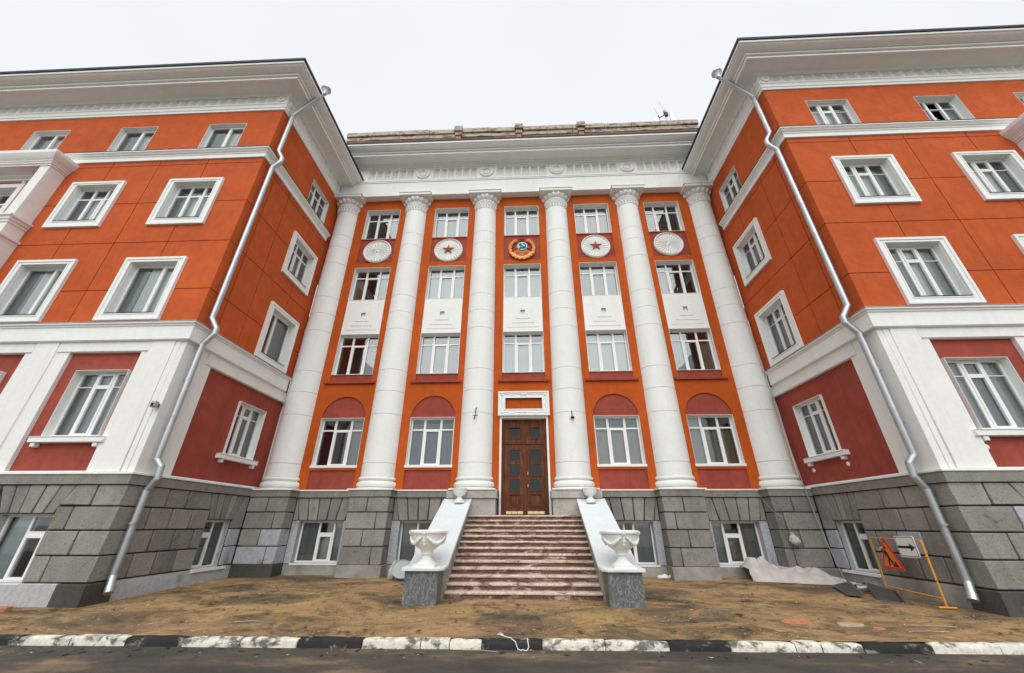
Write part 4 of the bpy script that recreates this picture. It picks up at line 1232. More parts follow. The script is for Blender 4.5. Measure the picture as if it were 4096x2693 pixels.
    mb = MB(); mb.box(TD, -0.86, 0.84, 1.9, 5.3, -0.5, -0.46); part('dark_lobby', mb, M['interior'], door)
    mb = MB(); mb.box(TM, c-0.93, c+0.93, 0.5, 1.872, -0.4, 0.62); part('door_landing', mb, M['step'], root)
    return root

wing(-1)
wing(1)
central()

# ------------------------------------------------------------------ entrance stairs
def stairs():
    root = thing('entrance_staircase', 'flight of thirteen dirty pink granite steps between sloping pale blue balustrades', 'staircase', (0, 12.2, 0))
    n, t, h = 13, 0.268, 0.1435
    for k in range(n):
        y = 10.80+t*k; z1 = h*(k+1)
        m = 30; hw = 1.872; yb = min(y+t+0.1, 14.06)
        mb = MB(); rs = []; mt = MB(); rt = []
        for i in range(m+1):
            x = -hw+2*hw*i/m
            w = lambda q: 0.010*noise.noise(Vector((x*2.3, k*3.1, q)))+0.006*noise.noise(Vector((x*9, k*3.1, q)))
            yy = y+w(1)
            rs.append([(x, yy+0.014, z1-h-0.06), (x, yy+0.014+w(5)*0.5, z1-0.03), (x, yb, z1-0.03), (x, yb, z1-h-0.06)])
            n1 = w(3)
            rt.append([(x, yy-0.030+n1, z1-0.045+w(6)*0.4), (x, yy-0.036+n1, z1-0.015), (x, yy-0.026+n1, z1-0.003+w(2)*0.4), (x, yy+0.02, z1+w(4)*0.25), (x, yb, z1+0.002), (x, yb, z1-0.028), (x, yy+0.01, z1-0.046)])
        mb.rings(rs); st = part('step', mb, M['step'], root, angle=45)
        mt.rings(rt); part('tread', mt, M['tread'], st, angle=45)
    for s in (-1, 1):
        X = lambda a: s*a
        # body of the cheek wall
        P = [(10.52, -0.05), (10.52, 0.66), (14.06, 2.27), (14.06, -0.05)]
        mb = MB(); mb.loft([(X(1.88), y, z) for y, z in P], [(X(2.60), y, z) for y, z in P]); part('cheek_wall', mb, M['concrete'], root)
        mb = MB()
        A = [(1.90, 10.02), (2.66, 10.02), (2.64, 10.51), (1.895, 10.51)]
        rs = []
        for zi in range(6):
            z = -0.05+0.70*zi/5
            rs.append([(X(a)+0.008*noise.noise(Vector((a, y, z*4))), y+0.010*noise.noise(Vector((a*3, z*5, s))), z) for a, y in A])
        mb.rings(rs); part('granite_pier', mb, M['granite'], root, label='dark streaked granite pier at the foot of the balustrade')
        # cap: short flat landing, then slope
        prof = [(9.93, 0.645), (9.93, 0.715), (10.50, 0.725), (14.04, 2.375), (14.04, 2.28), (10.52, 0.655)]
        def ring(a, cut=0.0): return [(X(a), max(y, 9.93+cut), z) for y, z in prof]
        mb = MB(); mb.rings([ring(1.775, 0.14), ring(1.90, 0.0), ring(2.72, 0.0)]); part('balustrade_cap', mb, M['blue_white'], root, bevel=0.006)
stairs()

# ------------------------------------------------------------------ urns
def big_urn(cx, cy, zb, label):
    root = thing('urn', label, 'urn', (cx, cy, zb), 'large garlanded urns on the balustrade ends')
    mb = MB(); prof = [(0.10, 0.19), (0.115, 0.22), (0.15, 0.235), (0.13, 0.26), (0.16, 0.32), (0.19, 0.34), (0.21, 0.345), (0.28, 0.40), (0.335, 0.47), (0.375, 0.56), (0.39, 0.62), (0.40, 0.64), (0.40, 0.655), (0.435, 0.665), (0.448, 0.69), (0.445, 0.715), (0.42, 0.735), (0.39, 0.735), (0.36, 0.60), (0.05, 0.42)]
    mb.lathe(prof, (cx, cy, zb), 40); part('bowl', mb, M['white'], root)
    mb = MB(); mb.box(lambda u, z, d: (cx+u, cy+d, zb+z), -0.25, 0.25, -0.06, 0.035, -0.25, 0.25)
    mb.lathe([(0.235, 0.035), (0.235, 0.05), (0.17, 0.09), (0.115, 0.15), (0.10, 0.20)], (cx, cy, zb), 32); part('foot', mb, M['white'], root)
    for k in range(4):
        a0 = math.radians(-90+90*k); pts = []
        for q in range(11):
            t = q/10; a = a0+math.radians(8+74*t); sag = math.sin(math.pi*t)
            z = 0.605-0.145*sag; r = 0.395-0.05*sag**1.5+0.018
            pts.append((cx+r*math.cos(a), cy+r*math.sin(a), zb+z))
        mb = MB(); rs = []
        ps = [Vector(p) for p in pts]
        for q, p in enumerate(ps):
            d = (ps[min(10, q+1)]-ps[max(0, q-1)]).normalized(); x = d.cross(Vector((0, 0, 1))).normalized(); y = x.cross(d)
            rr = 0.014+0.026*math.sin(math.pi*q/10)+0.005*(q % 2)
            rs.append([p+(x*math.cos(2*math.pi*j/8)+y*math.sin(2*math.pi*j/8))*rr for j in range(8)])
        mb.rings(rs); part('garland', mb, M['white'], root)
        ca, sa = math.cos(a0), math.sin(a0); mb = MB()
        def q_(du, z, r): return (cx+r*ca-du*sa, cy+r*sa+du*ca, zb+z)
        mb.loft([q_(-0.04, 0.63, 0.39), q_(0.04, 0.63, 0.39), q_(0.04, 0.72, 0.44), q_(-0.04, 0.72, 0.44)], [q_(-0.04, 0.63, 0.44), q_(0.04, 0.63, 0.44), q_(0.04, 0.72, 0.468), q_(-0.04, 0.72, 0.468)])
        mb.sphere(q_(0, 0.675, 0.46), 0.025, 0.025, 0.025)
        mb.loft([q_(-0.022, 0.63, 0.39), q_(0.022, 0.63, 0.39), q_(0.032, 0.50, 0.37), q_(-0.032, 0.50, 0.37)], [q_(-0.022, 0.63, 0.425), q_(0.022, 0.63, 0.425), q_(0.032, 0.50, 0.40), q_(-0.032, 0.50, 0.40)])
        mb.sphere(q_(0, 0.455, 0.345), 0.03, 0.03, 0.04)
        part('tassel', mb, M['white'], root)
big_urn(-2.24, 10.22, 0.735, 'large white garlanded urn at the left foot of the stairs')
big_urn(2.30, 10.22, 0.735, 'large white garlanded urn at the right foot of the stairs')
def small_urn(cx, cy, zb, label):
    root = thing('small_urn', label, 'urn', (cx, cy, zb), 'small plain urns at the top of the balustrade')
    mb = MB(); mb.lathe([(0.07, 0.13), (0.10, 0.15), (0.17, 0.20), (0.225, 0.28), (0.235, 0.36), (0.25, 0.375), (0.25, 0.40), (0.21, 0.40), (0.17, 0.3), (0.03, 0.22)], (cx, cy, zb), 28); part('bowl', mb, M['white'], root)
    mb = MB(); mb.lathe([(0.17, -0.05), (0.17, 0.03), (0.11, 0.07), (0.075, 0.11), (0.07, 0.135)], (cx, cy, zb), 28); part('foot', mb, M['white'], root)
small_urn(-2.14, 13.72, 2.28, 'small plain white urn at the left top of the stairs')
small_urn(2.20, 13.72, 2.28, 'small plain white urn at the right top of the stairs')

# ------------------------------------------------------------------ drainpipes
def drainpipe(s, label):
    root = thing('drainpipe', label, 'drainpipe', (s*9.45, 9.9, 0.3), 'galvanised drainpipes at the wing corners')
    pts = [(8.32, 9.80, 18.42), (8.36, 9.80, 18.25), (9.44, 9.88, 16.92), (9.45, 9.88, 14.78), (9.24, 9.92, 14.42), (9.24, 9.92, 14.22), (9.45, 9.88, 13.86), (9.45, 9.87, 7.25), (9.24, 9.93, 6.92), (9.24, 9.93, 6.74), (9.44, 9.88, 6.36), (9.44, 9.88, 3.10), (9.30, 9.93, 2.92), (9.29, 9.94, 2.62), (9.43, 9.92, 2.34), (9.42, 9.92, 0.52), (9.32, 9.85, 0.30)]
    pts = [(s*x, y, z) for x, y, z in pts]
    r = 0.080
    for a, b in zip(pts[1:-1], pts[2:]):
        A, Bv = Vector(a), Vector(b); L = (Bv-A).length
        n = max(1, round(L/1.25))
        for k in range(n):
            p, q = A+(Bv-A)*k/n, A+(Bv-A)*(k+1)/n
            d = (q-p).normalized()
            mb = MB()
            mb.tube([p-d*0.015, p+d*0.03, p+d*0.031, q+d*0.02], r+0.002, 16)
            if L > 0.9: mb.tube([p+d*0.0, p+d*0.05], r+0.008, 16)
            part('pipe_section', mb, M['metal'], root)
    mb = MB(); p = Vector(pts[-1]); d = (Vector(pts[-1])-Vector(pts[-2])).normalized()
    mb.tube([p-d*0.02, p+d*0.12], r+0.012, 16); mb.tube([p+d*0.1, p+d*0.121], r-0.004, 16); part('outlet', mb, M['metal'], root)
    c = Vector(pts[0])
    mb = MB(); mb.lathe([(0.075, -0.20), (0.085, -0.12), (0.17, 0.06), (0.20, 0.09), (0.20, 0.15), (0.185, 0.15), (0.16, 0.06), (0.03, -0.05)], tuple(c), 24); part('funnel', mb, M['metal'], root)
    for z in (15.6, 12.9, 10.6, 8.5, 5.3, 3.9, 1.6):
        x = 9.45 if z > 2 else 9.42
        mb = MB(); mb.tube([(s*x, 9.885, z-0.02), (s*x, 9.885, z+0.02)], r+0.012, 16)
        mb.tube([(s*x, 9.9, z), (s*(W+0.01), 9.9, z)], 0.012, 6); part('pipe_clamp', mb, M['metal'], root)
drainpipe(-1, 'galvanised drainpipe with funnel down the corner of the left wing')
drainpipe(1, 'galvanised drainpipe with funnel down the corner of the right wing, behind the road-works signs')

# ------------------------------------------------------------------ small things
def antenna():
    root = thing('antenna_mast', 'rooftop mast with whip aerials and white panel antennas above the parapet', 'antenna', (8.3, 14.2, 19.62))
    mb = MB(); mb.tube([(8.28, 14.2, 19.6), (8.28, 14.2, 22.77)], 0.045, 8); part('mast', mb, M['metal'], root)
    mb = MB(); mb.tube([(8.22, 14.2, 22.72), (8.10, 14.2, 23.62)], 0.009, 6); part('whip_aerial', mb, M['cable'], root)
    mb = MB(); mb.tube([(7.86, 14.2, 22.32), (7.74, 14.2, 23.07)], 0.009, 6); part('whip_aerial', mb, M['cable'], root)
    mb = MB(); mb.tube([(8.28, 14.2, 22.47), (7.86, 14.2, 22.14)], 0.028, 8); part('arm', mb, M['dark_metal'], root)
    mb = MB(); mb.tube([(7.86, 14.2, 21.72), (7.86, 14.2, 22.37)], 0.03, 8); part('arm', mb, M['dark_metal'], root)
    mb = MB(); mb.box(lambda u, z, d: (8.28+u, 14.15+d, z), -0.08, 0.10, 22.22, 22.54, -0.06, 0.06); part('clamp_box', mb, M['dark_metal'], root, bevel=0.02)
    mb = MB(); mb.box(lambda u, z, d: (8.28+u, 14.2+d, z), -0.09, 0.07, 22.54, 22.78, -0.06, 0.06); part('clamp_box', mb, M['cable'], root, bevel=0.02)
    mb = MB(); mb.poly(lambda u, z, d: (8.52+u, 14.2+d, z), [(-0.06, 21.62), (0.22, 21.62), (0.17, 22.42), (0.05, 22.72), (-0.02, 22.72)], -0.05, 0.05); part('panel_antenna', mb, M['sign_white'], root)
    mb = MB(); mb.poly(lambda u, z, d: (7.75+u, 14.2+d, z), [(-0.2, 21.62), (0.1, 21.62), (0.08, 22.17), (-0.12, 22.08), (-0.2, 21.92)], -0.04, 0.04); part('panel_antenna', mb, M['sign_white'], root)
antenna()

def dish():
    c = Vector((-3.76, 13.52, 0.36)); n = Vector((0.18, -0.9, 0.38)).normalized(); x = n.cross(Vector((0, 0, 1))).normalized(); y = x.cross(n)
    root = thing('satellite_dish', 'grey-green satellite dish lying against the window left of the stairs', 'satellite dish', (-3.76, 13.5, 0.06))
    mb = MB(); rs = []
    for k in range(7):
        r = 0.30*(1-k/6.2); d = -0.07*(1-(r/0.30)**2)
        rs.append([c+(x*math.cos(2*math.pi*i/32)*1.05+y*math.sin(2*math.pi*i/32)*0.88)*r+n*d for i in range(32)])
    mb.rings([[p-n*0.02 for p in rs[0]]]+rs); part('reflector', mb, M['dish'], root)
    mb = MB(); mb.tube([c-n*0.05, c-n*0.22+Vector((0, 0.1, 0.05)), c-n*0.30+Vector((-0.12, 0.15, 0.12))], 0.025, 8); part('bracket', mb, M['iron'], root)
    mb = MB(); mb.sphere(tuple(c+x*0.2*(-1)+y*(-0.17)+n*0.0), 0.022, 0.022, 0.022); part('bolt', mb, M['metal'], root)
dish()
def plastic_bag():
    mb = MB(); c = (-4.18, 13.80, 0.10); rs = []
    for k in range(9):
        t = k/8; z = 0.06+0.5*t; r = 0.12*math.sin(math.pi*(0.18+0.68*t))**1.0*(1-0.35*t)+0.015
        rs.append([(c[0]+0.10*t+r*(1+0.35*noise.noise(Vector((math.cos(a)*2, math.sin(a)*2, t*5))))*math.cos(a), c[1]+r*0.8*(1+0.35*noise.noise(Vector((math.cos(a)*2, math.sin(a)*2, t*5+9))))*math.sin(a), z) for a in [2*math.pi*i/14 for i in range(14)]])
    mb.rings(rs)
    thing_mesh('plastic_bag', mb, M['sack'], 'crumpled pale plastic bag tied at the top beside the satellite dish', 'bag', (c[0], c[1], 0.06), angle=25)
plastic_bag()
def shoe(cx, cy, rot, label):
    root = thing('clog', label, 'shoe', (cx, cy, groundz(cx, cy)), 'pair of white clogs by the wall')
    z0 = groundz(cx, cy)+0.002; ca, sa = math.cos(rot), math.sin(rot)
    K = 1.35
    def T(u, v, z): return (cx+K*(u*ca-v*sa), cy+K*(u*sa+v*ca), z0+K*z)
    mb = MB(); rs = []
    for k in range(9):
        t = k/8; u = -0.145+0.29*t; w = 0.052*(0.75+0.35*math.sin(math.pi*t))*(0.6 if k in (0, 8) else 1); h = 0.09-0.025*t if t < 0.4 else 0.085+0.02*math.sin(math.pi*(t-0.4)/0.6)-0.055*max(0, t-0.7)/0.3
        if k in (0,): h *= 0.7
        rs.append([T(u, w*math.cos(a), max(0.0, 0.035+(h-0.035)*max(0, math.sin(a))) if math.sin(a) >= 0 else 0.035*(1+math.sin(a))) for a in [2*math.pi*i/12 for i in range(12)]])
    mb.rings(rs); part('shoe_upper', mb, M['shoe'], root, angle=60)
    mb = MB(); mb.lathe([(0.044, 0.10), (0.047, 0.118), (0.04, 0.126), (0.033, 0.108)], T(-0.07, 0, 0), 14); part('opening_rim', mb, M['cable'], root)
shoe(4.34, 14.22, 0.15, 'white rubber clog nearest the stairs, left one of the pair')
shoe(4.74, 14.36, 0.1, 'white rubber clog beside the stone pier, right one of the pair')

def tarp():
    mb = MB(); NU, NV = 110, 40; rows = []
    folds = [(1.3, 1.9, 0.2, 0.09), (2.3, -1.2, 0.6, 0.075), (-0.9, 3.1, 0.1, 0.06), (3.6, 1.4, 0.8, 0.05), (1.9, -3.7, 0.35, 0.04), (5.1, 2.6, 0.5, 0.03)]
    def prof(s):
        K = [(0, 0.34), (0.08, 0.50), (0.26, 0.46), (0.34, 0.34), (0.40, 0.22), (0.46, 0.31), (0.60, 0.27), (0.74, 0.30), (0.84, 0.15), (0.92, 0.07), (1, 0.04)]
        for (a, x), (b, y) in zip(K[:-1], K[1:]):
            if a <= s <= b: t = (s-a)/(b-a); t = t*t*(3-2*t); return x+(y-x)*t
        return 0.05
    for i in range(NU+1):
        s = i/NU; row = []
        x = 6.86+2.55*s; yb = 14.50-1.25*max(0, s-0.55)/0.45; yf = 13.80-0.85*s
        for j in range(NV+1):
            t = j/NV
            y = yf+(yb-yf)*t
            h = prof(s)*math.sin(math.pi*min(1, 0.02+0.98*t))**0.7
            h = prof(s)*min(1, math.sin(math.pi*min(1, t*0.75+0.0))**0.8)
            f = 0.07*noise.noise(Vector((s*5, t*2.5, 1)))
            for dx, dy, ph, am in folds:
                q = (s*2.7*dx+t*0.9*dy+ph+0.15*noise.noise(Vector((s*3, t*2, ph)))) % 1.0
                f += am*(q/0.35 if q < 0.35 else (1-q)/0.65)
            f -= 0.10
            z = groundz(x, y)+0.014+max(0, h+f*(0.25+1.3*h)*min(1, t*4))
            row.append((x+0.10*noise.noise(Vector((s*5, t*5, 9))), y+0.09*noise.noise(Vector((s*8, t*3, 2))), z))
        rows.append(row)
    mb.rings(rows, closed=False, cap=False)
    m = simple('pale_tarpaulin', (0.50, 0.455, 0.43), 0.75, var=0.14, nscale=4, bs=0.2)
    thing_mesh('tarpaulin', mb, m, 'crumpled pale tarpaulin heaped along the wall right of the stairs', 'tarpaulin', (8, 13.8, 0.05), angle=14)
tarp()

def roadworks():
    A = Vector((9.30, 12.0)); Bv = Vector((8.98, 10.2)); d = (Bv-A).normalized(); nrm = Vector((-d.y, d.x))
    if nrm.x > 0: nrm = -nrm          # faces the road
    T = lambda u, z, k: (A.x+d.x*u+nrm.x*k, A.y+d.y*u+nrm.y*k, z)
    g = 0.02
    root = thing('barrier_stand', 'yellow tubular road-works stand holding two signs by the right wing', 'barrier', (9.14, 11.1, g))
    r = 0.016
    def bar(name, pts, rr=r): mb = MB(); mb.tube([T(*p) for p in pts], rr, 8); part(name, mb, M['yellow'], root)
    bar('post', [(0.02, g, 0), (0.04, 1.29, 0)]); bar('post', [(1.90, g, 0), (1.94, 1.28, 0)], 0.019)
    bar('top_rail', [(0.04, 1.29, 0), (1.94, 1.28, 0)], 0.012); bar('bottom_rail', [(0.03, 0.19, 0), (1.91, 0.18, 0)], 0.014)
    bar('foot', [(1.90, g+0.005, -0.17), (1.90, g+0.005, 0.15)], 0.018); bar('foot', [(0.02, g+0.03, -0.2), (0.02, g+0.03, 0.25)], 0.018)
    for z in (0.52, 0.95): bar('clamp', [(1.93, z, 0), (1.955, z+0.02, 0.03)], 0.014)
    # triangular warning sign
    def rounded(P, rad, n=4):
        out = []
        for i, p in enumerate(P):
            a, b = Vector(P[i-1]), Vector(P[(i+1) % len(P)]); p = Vector(p)
            d1, d2 = (a-p).normalized(), (b-p).normalized()
            for k in range(n+1):
                t = k/n; q = p+d1*rad*(1-t)**2+d2*rad*t**2
                out.append((q.x, q.y))
        return out
    ts = thing('warning_sign', 'orange red-bordered triangular road-works sign with digging man hung on the yellow stand', 'sign', T(0.64, 0.6, 0.03))
    tri = [(0.22, 0.60), (1.06, 0.60), (0.66, 1.33)]
    mb = MB(); mb.poly(T, rounded(tri, 0.05), 0.022, 0.034); part('border', mb, M['sign_red'], ts)
    c = (0.645, 0.84); inn = [(c[0]+(u-c[0])*0.76, c[1]+(z-c[1])*0.76) for u, z in tri]
    mb = MB(); mb.poly(T, rounded(inn, 0.03), 0.033, 0.037); part('sign_face', mb, M['sign_orange'], ts)
    mb = MB(); k0, k1 = 0.0365, 0.040
    cx = 0.60
    mb.poly(T, [(cx-0.0+0.032*math.cos(2*math.pi*i/14), 1.075+0.036*math.sin(2*math.pi*i/14)) for i in range(14)], k0, k1)
    mb.poly(T, [(cx-0.08, 1.02), (cx-0.02, 1.035), (cx+0.05, 0.90), (cx+0.09, 0.80), (cx+0.03, 0.79), (cx-0.01, 0.87), (cx-0.06, 0.93)], k0, k1)      # torso
    mb.poly(T, [(cx-0.02, 0.86), (cx+0.03, 0.83), (cx-0.02, 0.67), (cx-0.07, 0.67)], k0+0.0002, k1+0.0002)       # left leg
    mb.poly(T, [(cx+0.03, 0.80), (cx+0.09, 0.80), (cx+0.16, 0.67), (cx+0.11, 0.67)], k0+0.0002, k1+0.0002)       # right leg
    mb.poly(T, [(cx-0.08, 1.02), (cx-0.10, 0.95), (cx-0.08, 0.89), (cx-0.055, 0.90), (cx-0.065, 0.95), (cx-0.05, 1.0)], k0+0.0004, k1+0.0004)   # arm
    mb.poly(T, [(cx-0.085, 0.905), (cx-0.075, 0.885), (cx+0.17, 0.755), (cx+0.175, 0.775)], k0+0.0006, k1+0.0006)   # shovel shaft
    mb.poly(T, [(cx+0.13, 0.67), (cx+0.17, 0.75), (cx+0.21, 0.80), (cx+0.25, 0.74), (cx+0.31, 0.67)], k0+0.0004, k1+0.0004)  # heap
    part('pictogram', mb, M['black'], ts)
    mb = MB(); mb.tube([T(0.30, 1.02, 0.02), T(0.22, 1.06, -0.10), T(0.24, 0.92, -0.14), T(0.32, 0.88, 0.0)], 0.03, 8); part('hook', mb, M['pale_flake'], ts)
    # arrow sign
    as_ = thing('direction_sign', 'white rectangular sign with black right arrow hung on the yellow stand', 'sign', T(1.45, 0.9, 0.03))
    q = [(1.10, 0.905), (1.77, 0.92), (1.77, 1.365), (1.10, 1.35)]
    mb = MB(); mb.poly(T, rounded(q, 0.05), 0.024, 0.034); part('sign_face', mb, M['sign_white'], as_)
    ro = rounded([(1.122, 0.927), (1.748, 0.94), (1.748, 1.343), (1.122, 1.33)], 0.04); ri = rounded([(1.134, 0.939), (1.736, 0.952), (1.736, 1.331), (1.134, 1.318)], 0.033)
    mb = MB()
    for i in range(len(ro)):
        j = (i+1) % len(ro); mb.poly(T, [ro[i], ro[j], ri[j], ri[i]], 0.0335, 0.036)
    part('border_line', mb, M['black'], as_)
    mb = MB(); mb.poly(T, [(1.14, 1.095), (1.14, 1.145), (1.55, 1.152), (1.55, 1.21), (1.71, 1.13), (1.55, 1.04), (1.55, 1.10)], 0.0335, 0.037); part('arrow', mb, M['black'], as_)
roadworks()

def sheets():
    mb = MB(); z = 0.075
    P = [(8.55, 12.95, z), (7.86, 11.42, z-0.02), (8.10, 11.22, z-0.01), (8.98, 12.95, z+0.07)]
    mb.loft(P, [(x, y, zz+0.012) for x, y, zz in P])
    mb.loft([(8.10, 11.22, z-0.01), (8.98, 12.95, z+0.07), (9.0, 12.94, z+0.16), (8.12, 11.21, z+0.04)], [(8.112, 11.214, z-0.01), (8.992, 12.944, z+0.07), (9.012, 12.934, z+0.16), (8.132, 11.204, z+0.04)])
    thing_mesh('metal_sheet', mb, M['sheet_grey'], 'dark folded metal sheet lying flat on the ground at the tarpaulin end', 'metal sheet', (8.4, 12.2, 0.06))
    mb = MB()
    P = [(8.62, 10.72, 0.0), (8.28, 11.10, 0.01), (8.86, 12.05, 0.25), (9.15, 11.55, 0.12)]
    mb.loft(P, [(x+0.004, y, zz+0.014) for x, y, zz in P])
    mb.loft([P[0], P[3], (9.13, 11.6, 0.20), (8.60, 10.76, 0.05)], [(a+0.012, b, c) for a, b, c in (P[0], P[3], (9.13, 11.6, 0.20), (8.60, 10.76, 0.05))])
    thing_mesh('metal_sheet', mb, M['sheet_grey'], 'dark metal sheet tilted up against the tin pipes in front of the yellow stand', 'metal sheet', (8.6, 11.3, 0.02))
    for (a, b, lab) in (((8.55, 12.02, 0.14), (8.92, 11.95, 0.13), 'short galvanised pipe offcut left of the tilted sheet'), ((8.96, 12.25, 0.16), (9.27, 12.22, 0.17), 'short galvanised pipe offcut behind the tilted sheet')):
        mb = MB(); A, Bv = Vector(a), Vector(b); d = (Bv-A).normalized()
        n = 20; x = d.cross(Vector((0, 0, 1))).normalized(); y = x.cross(d)
        rs = [[A+(Bv-A)*f+(x*math.cos(2*math.pi*i/n)+y*math.sin(2*math.pi*i/n))*r for i in range(n)] for f, r in ((0, 0.072), (0, 0.08), (0.45, 0.08), (0.46, 0.084), (0.52, 0.084), (0.53, 0.08), (1, 0.08), (1, 0.072), (0.5, 0.07), (0, 0.072))]
        mb.rings(rs, cap=False)
        thing_mesh('pipe_offcut', mb, M['metal'], lab, 'pipe', tuple((A+Bv)/2-Vector((0, 0, 0.08))), 'galvanised pipe offcuts')
sheets()

def hanging_sack():
    root = thing('hanging_sack', 'small grey-white sack hanging on a wire before the right stone pier', 'sack', (8.43, 13.84, 1.0))
    mb = MB(); rs = []
    for k in range(10):
        t = k/9; z = 1.02+0.36*t; r = [0.03, 0.10, 0.135, 0.14, 0.13, 0.115, 0.09, 0.06, 0.055, 0.075][k]
        rs.append([(8.43+0.02*math.sin(t*4)-0.10*(t-0.5)*0.6+1.1*r*(1+0.45*noise.noise(Vector((math.cos(a)*2, math.sin(a)*2, t*4))))*math.cos(a), 13.84+r*0.8*math.sin(a), z) for a in [2*math.pi*i/14 for i in range(14)]])
    mb.rings(rs); part('sack_body', mb, M['sack'], root, angle=25)
    mb = MB(); mb.tube([(8.40, 13.84, 1.36), (8.38, 13.9, 1.75), (8.05, 13.93, 2.0), (7.62, 13.9, 2.66)], 0.006, 6); part('wire', mb, M['cable'], root)
hanging_sack()
def cables():
    pts = [(8.93, 13.92, 17.68), (8.96, 13.94, 16.7), (9.0, 13.98, 14.5), (9.18, 14.1, 10.5), (9.28, 14.1, 6.9), (9.30, 14.06, 4.2), (9.27, 13.9, 2.75), (9.32, 13.86, 1.8), (9.38, 13.75, 0.8), (9.42, 13.62, 0.10)]
    mb = MB(); mb.tube(pts, 0.011, 6)
    thing_mesh('hanging_cable', mb, M['cable'], 'thin grey cable hanging down the rightmost column to the ground', 'cable', (9.42, 13.62, 0.1))
    mb = MB()
    mb.tube([(-0.37, 7.82, -0.035), (-0.33, 7.86, -0.03), (-0.28, 7.80, -0.035), (-0.36, 7.79, -0.03), (-0.22, 7.68, -0.04), (-0.14, 7.58, -0.035), (-0.07, 7.49, -0.06), (-0.03, 7.475, -0.15), (0.02, 7.44, -0.158), (0.05, 7.47, -0.15), (0.08, 7.43, -0.158), (0.12, 7.46, -0.155), (0.14, 7.475, -0.12), (0.125, 7.495, -0.055), (0.12, 7.6, -0.04)], 0.008, 6)
    thing_mesh('cord', mb, M['cord'], 'tangled white cord lying over the black kerb stone before the stairs', 'cord', (0, 7.6, -0.05))
cables()
def hooks():
    mb = MB(); y = YC-0.655
    mb.tube([(-1.79, y+0.02, 5.55), (-1.79, y-0.06, 5.53), (-1.79, y-0.10, 5.28)], 0.014, 6); mb.tube([(-1.88, y-0.10, 5.26), (-1.70, y-0.10, 5.27)], 0.016, 6)
    mb.tube([(-1.80, y-0.10, 5.27), (-1.82, y-0.12, 5.17), (-1.83, y-0.10, 5.12)], 0.018, 6); mb.tube([(-1.79, y, 5.52), (-1.76, y-0.06, 5.58)], 0.02, 6)
    thing_mesh('wall_bracket', mb, M['iron'], 'black iron cross-shaped bracket on the column left of the door', 'bracket', (-1.79, y, 5.3), 'iron brackets on the columns by the door')
    mb = MB()
    mb.tube([(1.83, y+0.03, 5.44), (1.83, y-0.05, 5.42), (1.84, y-0.07, 5.20)], 0.014, 6); mb.lathe([(0.02, 0.05), (0.05, 0.03), (0.075, 0.0), (0.07, -0.03), (0.02, -0.035)], (1.85, y-0.07, 5.17), 14)
    thing_mesh('wall_bracket', mb, M['iron'], 'black iron bracket with round cup on the column right of the door', 'bracket', (1.84, y, 5.2), 'iron brackets on the columns by the door')
hooks()
def floodlight():
    root = thing('wall_lamp', 'small grey box lamp on the white corner pier of the left wing', 'lamp', (-9.66, 9.5, 4.4))
    T = lambda u, z, d: (-9.67+u, 9.54-d, 4.42+z)
    mb = MB(); mb.box(T, -0.07, 0.07, -0.07, 0.09, 0.04, 0.16); part('housing', mb, M['cable'], root, bevel=0.015)
    mb = MB(); mb.box(T, -0.03, 0.03, -0.03, 0.05, -0.02, 0.042); part('mount', mb, M['iron'], root)
    mb = MB(); mb.box(T, -0.045, 0.03, -0.05, 0.03, 0.161, 0.168); part('lens', mb, M['iron'], root)
floodlight()
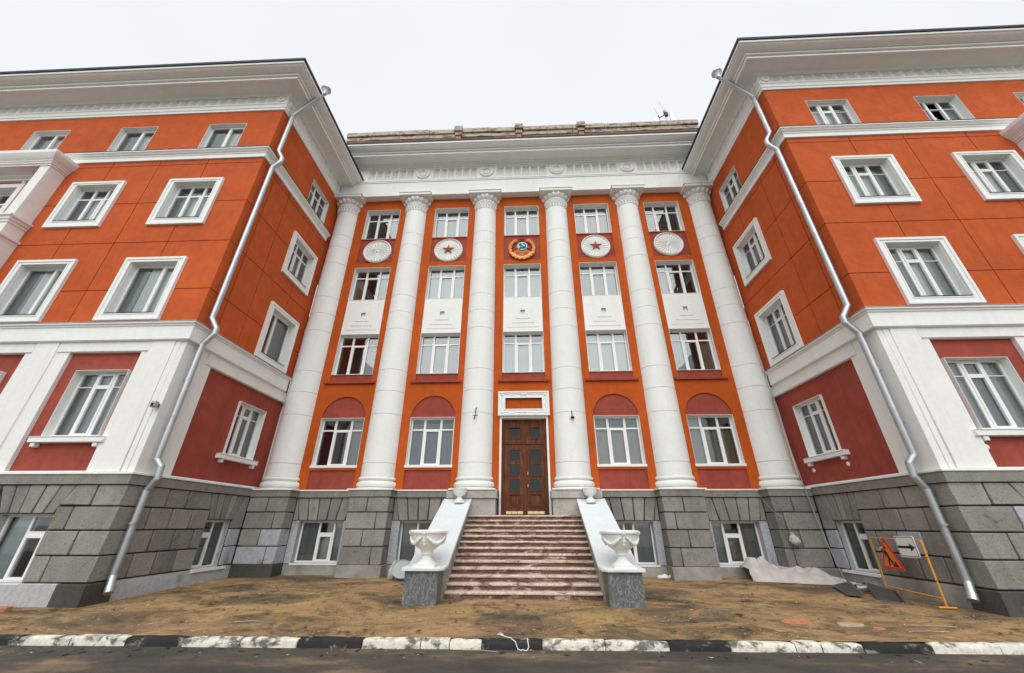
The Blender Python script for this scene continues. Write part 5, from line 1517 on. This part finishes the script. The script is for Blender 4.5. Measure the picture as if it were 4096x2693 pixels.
def debris():
    def flake(P, mat, label, name, grp):
        cx = sum(p[0] for p in P)/len(P); cy = sum(p[1] for p in P)/len(P)
        mb = MB(); z = lambda x, y: groundz(x, y)+0.022
        mb.loft([(x, y, z(x, y)-0.03) for x, y in P], [(x+(cx-x)*0.04, y+(cy-y)*0.04, z(x, y)) for x, y in P])
        thing_mesh(name, mb, mat, label, 'debris', (cx, cy, z(cx, cy)), grp)
    def blob(cx, cy, a, b, seed, n=18, slant=0):
        out = []
        for i in range(n):
            t = 2*math.pi*i/n; r = 1+0.35*noise.noise(Vector((math.cos(t)*1.5, math.sin(t)*1.5, seed)))
            out.append((cx+a*r*math.cos(t)+slant*b*math.sin(t), cy+b*r*math.sin(t)))
        return out
    flake(blob(5.12, 8.92, 0.27, 0.15, 1), M['salmon'], 'flat salmon-pink plaster flake on the pavement near the kerb', 'plaster_flake', 'plaster flakes on the pavement')
    flake(blob(5.92, 8.72, 0.25, 0.10, 5), M['pale_flake'], 'flat pale beige plaster flake right of the salmon one', 'plaster_flake', 'plaster flakes on the pavement')
    flake(blob(6.22, 8.45, 0.09, 0.06, 9), M['salmon'], 'smallest salmon-pink plaster flake, nearest the kerb', 'plaster_flake', 'plaster flakes on the pavement')
    mb = MB(); mb.box(lambda u, z, d: (-10.52+u, 9.05+d, groundz(-10.5, 9.05)+z), -0.22, 0.0, 0.0, 0.09, -0.06, 0.06)
    thing_mesh('brick', mb, M['brick'], 'loose brick on the pavement at the left picture edge', 'brick', (-10.6, 9.05, 0), bevel=0.008)
    # wind-blown litter nobody could count
    for name, mat, n, lo, hi in (('leaf_litter', 'leaf', 520, 0.02, 0.07), ('straw_litter', 'straw', 260, 0.02, 0.05)):
        mb = MB()
        for k in range(n):
            if k % 6 == 0: x = random.uniform(-9, 9); y = ky(x)-random.uniform(0.02, 0.5); zz = -0.158
            else:
                x = random.uniform(-10, 10); y = ky(x)+0.25+random.random()**1.2*5.4; zz = groundz(x, y)+0.020
                if abs(x) > 9.3 and y > 9.3: continue
                if 1.7 < abs(x) < 2.85 and y > 9.8 or (abs(x) < 2.0 and y > 10.7): continue
            a = random.uniform(0, 6.28); l = random.uniform(lo, hi)*(1.7 if random.random() < 0.08 else 1); w = l*(0.45 if name[0] == 'l' else 0.16)
            c, s = math.cos(a), math.sin(a)
            q = lambda u, v, h: (x+u*c-v*s, y+u*s+v*c, zz+h)
            h1, h2 = random.uniform(0, 0.012), random.uniform(0, 0.012)
            mb.add([q(-l, 0, h1), q(-l*0.2, w, 0.002), q(l, 0, h2), q(0.1*l, -w, 0.004)], [(0, 1, 2), (0, 2, 3)])
        o = part(name, mb, M[mat]); o['kind'] = 'stuff'; o['label'] = 'scattered dead leaves on the pavement' if name[0] == 'l' else 'scattered pale straw and chips on the pavement'
    mb = MB(); n = 0
    while n < 1700:
        x = random.uniform(-10, 10); y = ky(x)+0.2+random.random()*6.0
        if (abs(x) > 9.3 and y > 9.3) or (1.7 < abs(x) < 2.85 and y > 9.8) or (abs(x) < 2.0 and y > 10.7): continue
        if noise.noise(Vector((x*0.8, y*0.9, 5))) < random.uniform(-0.5, 0.25): continue
        q = random.random(); rr = 0.006+0.016*q**4; a = random.uniform(0, 6); z = groundz(x, y)+0.012
        P = [(x+rr*math.cos(a+1.57*k)*random.uniform(0.7, 1.3), y+rr*math.sin(a+1.57*k)*random.uniform(0.7, 1.3), z) for k in range(4)]
        mb.add(P+[(x, y, z+rr*random.uniform(0.6, 1.1))], [(0, 1, 4), (1, 2, 4), (2, 3, 4), (3, 0, 4)]); n += 1
    o = part('gravel', mb, M['concrete']); o['kind'] = 'stuff'; o['label'] = 'small grey grit strewn over the sandy pavement'
    mb = MB(); rng = [(7.3, 8.62, 0.35, 0.05), (6.9, 8.25, 0.3, 0.04), (-5.0, 8.4, 0.25, 0.5), (-0.6, 7.38, 0.28, 0.02)]
    for x, y, l, w in rng:
        a = random.uniform(-0.3, 0.3)
        z = groundz(x, y)+0.022 if y > 7.7 else -0.155
        mb.tube([(x-l*math.cos(a), y-l*math.sin(a), z), (x, y+0.02, z+0.006), (x+l*math.cos(a), y+l*math.sin(a), z)], 0.005, 5)
    o = part('twig_litter', mb, M['straw']); o['kind'] = 'stuff'; o['label'] = 'thin pale sticks lying near the kerb'
debris()
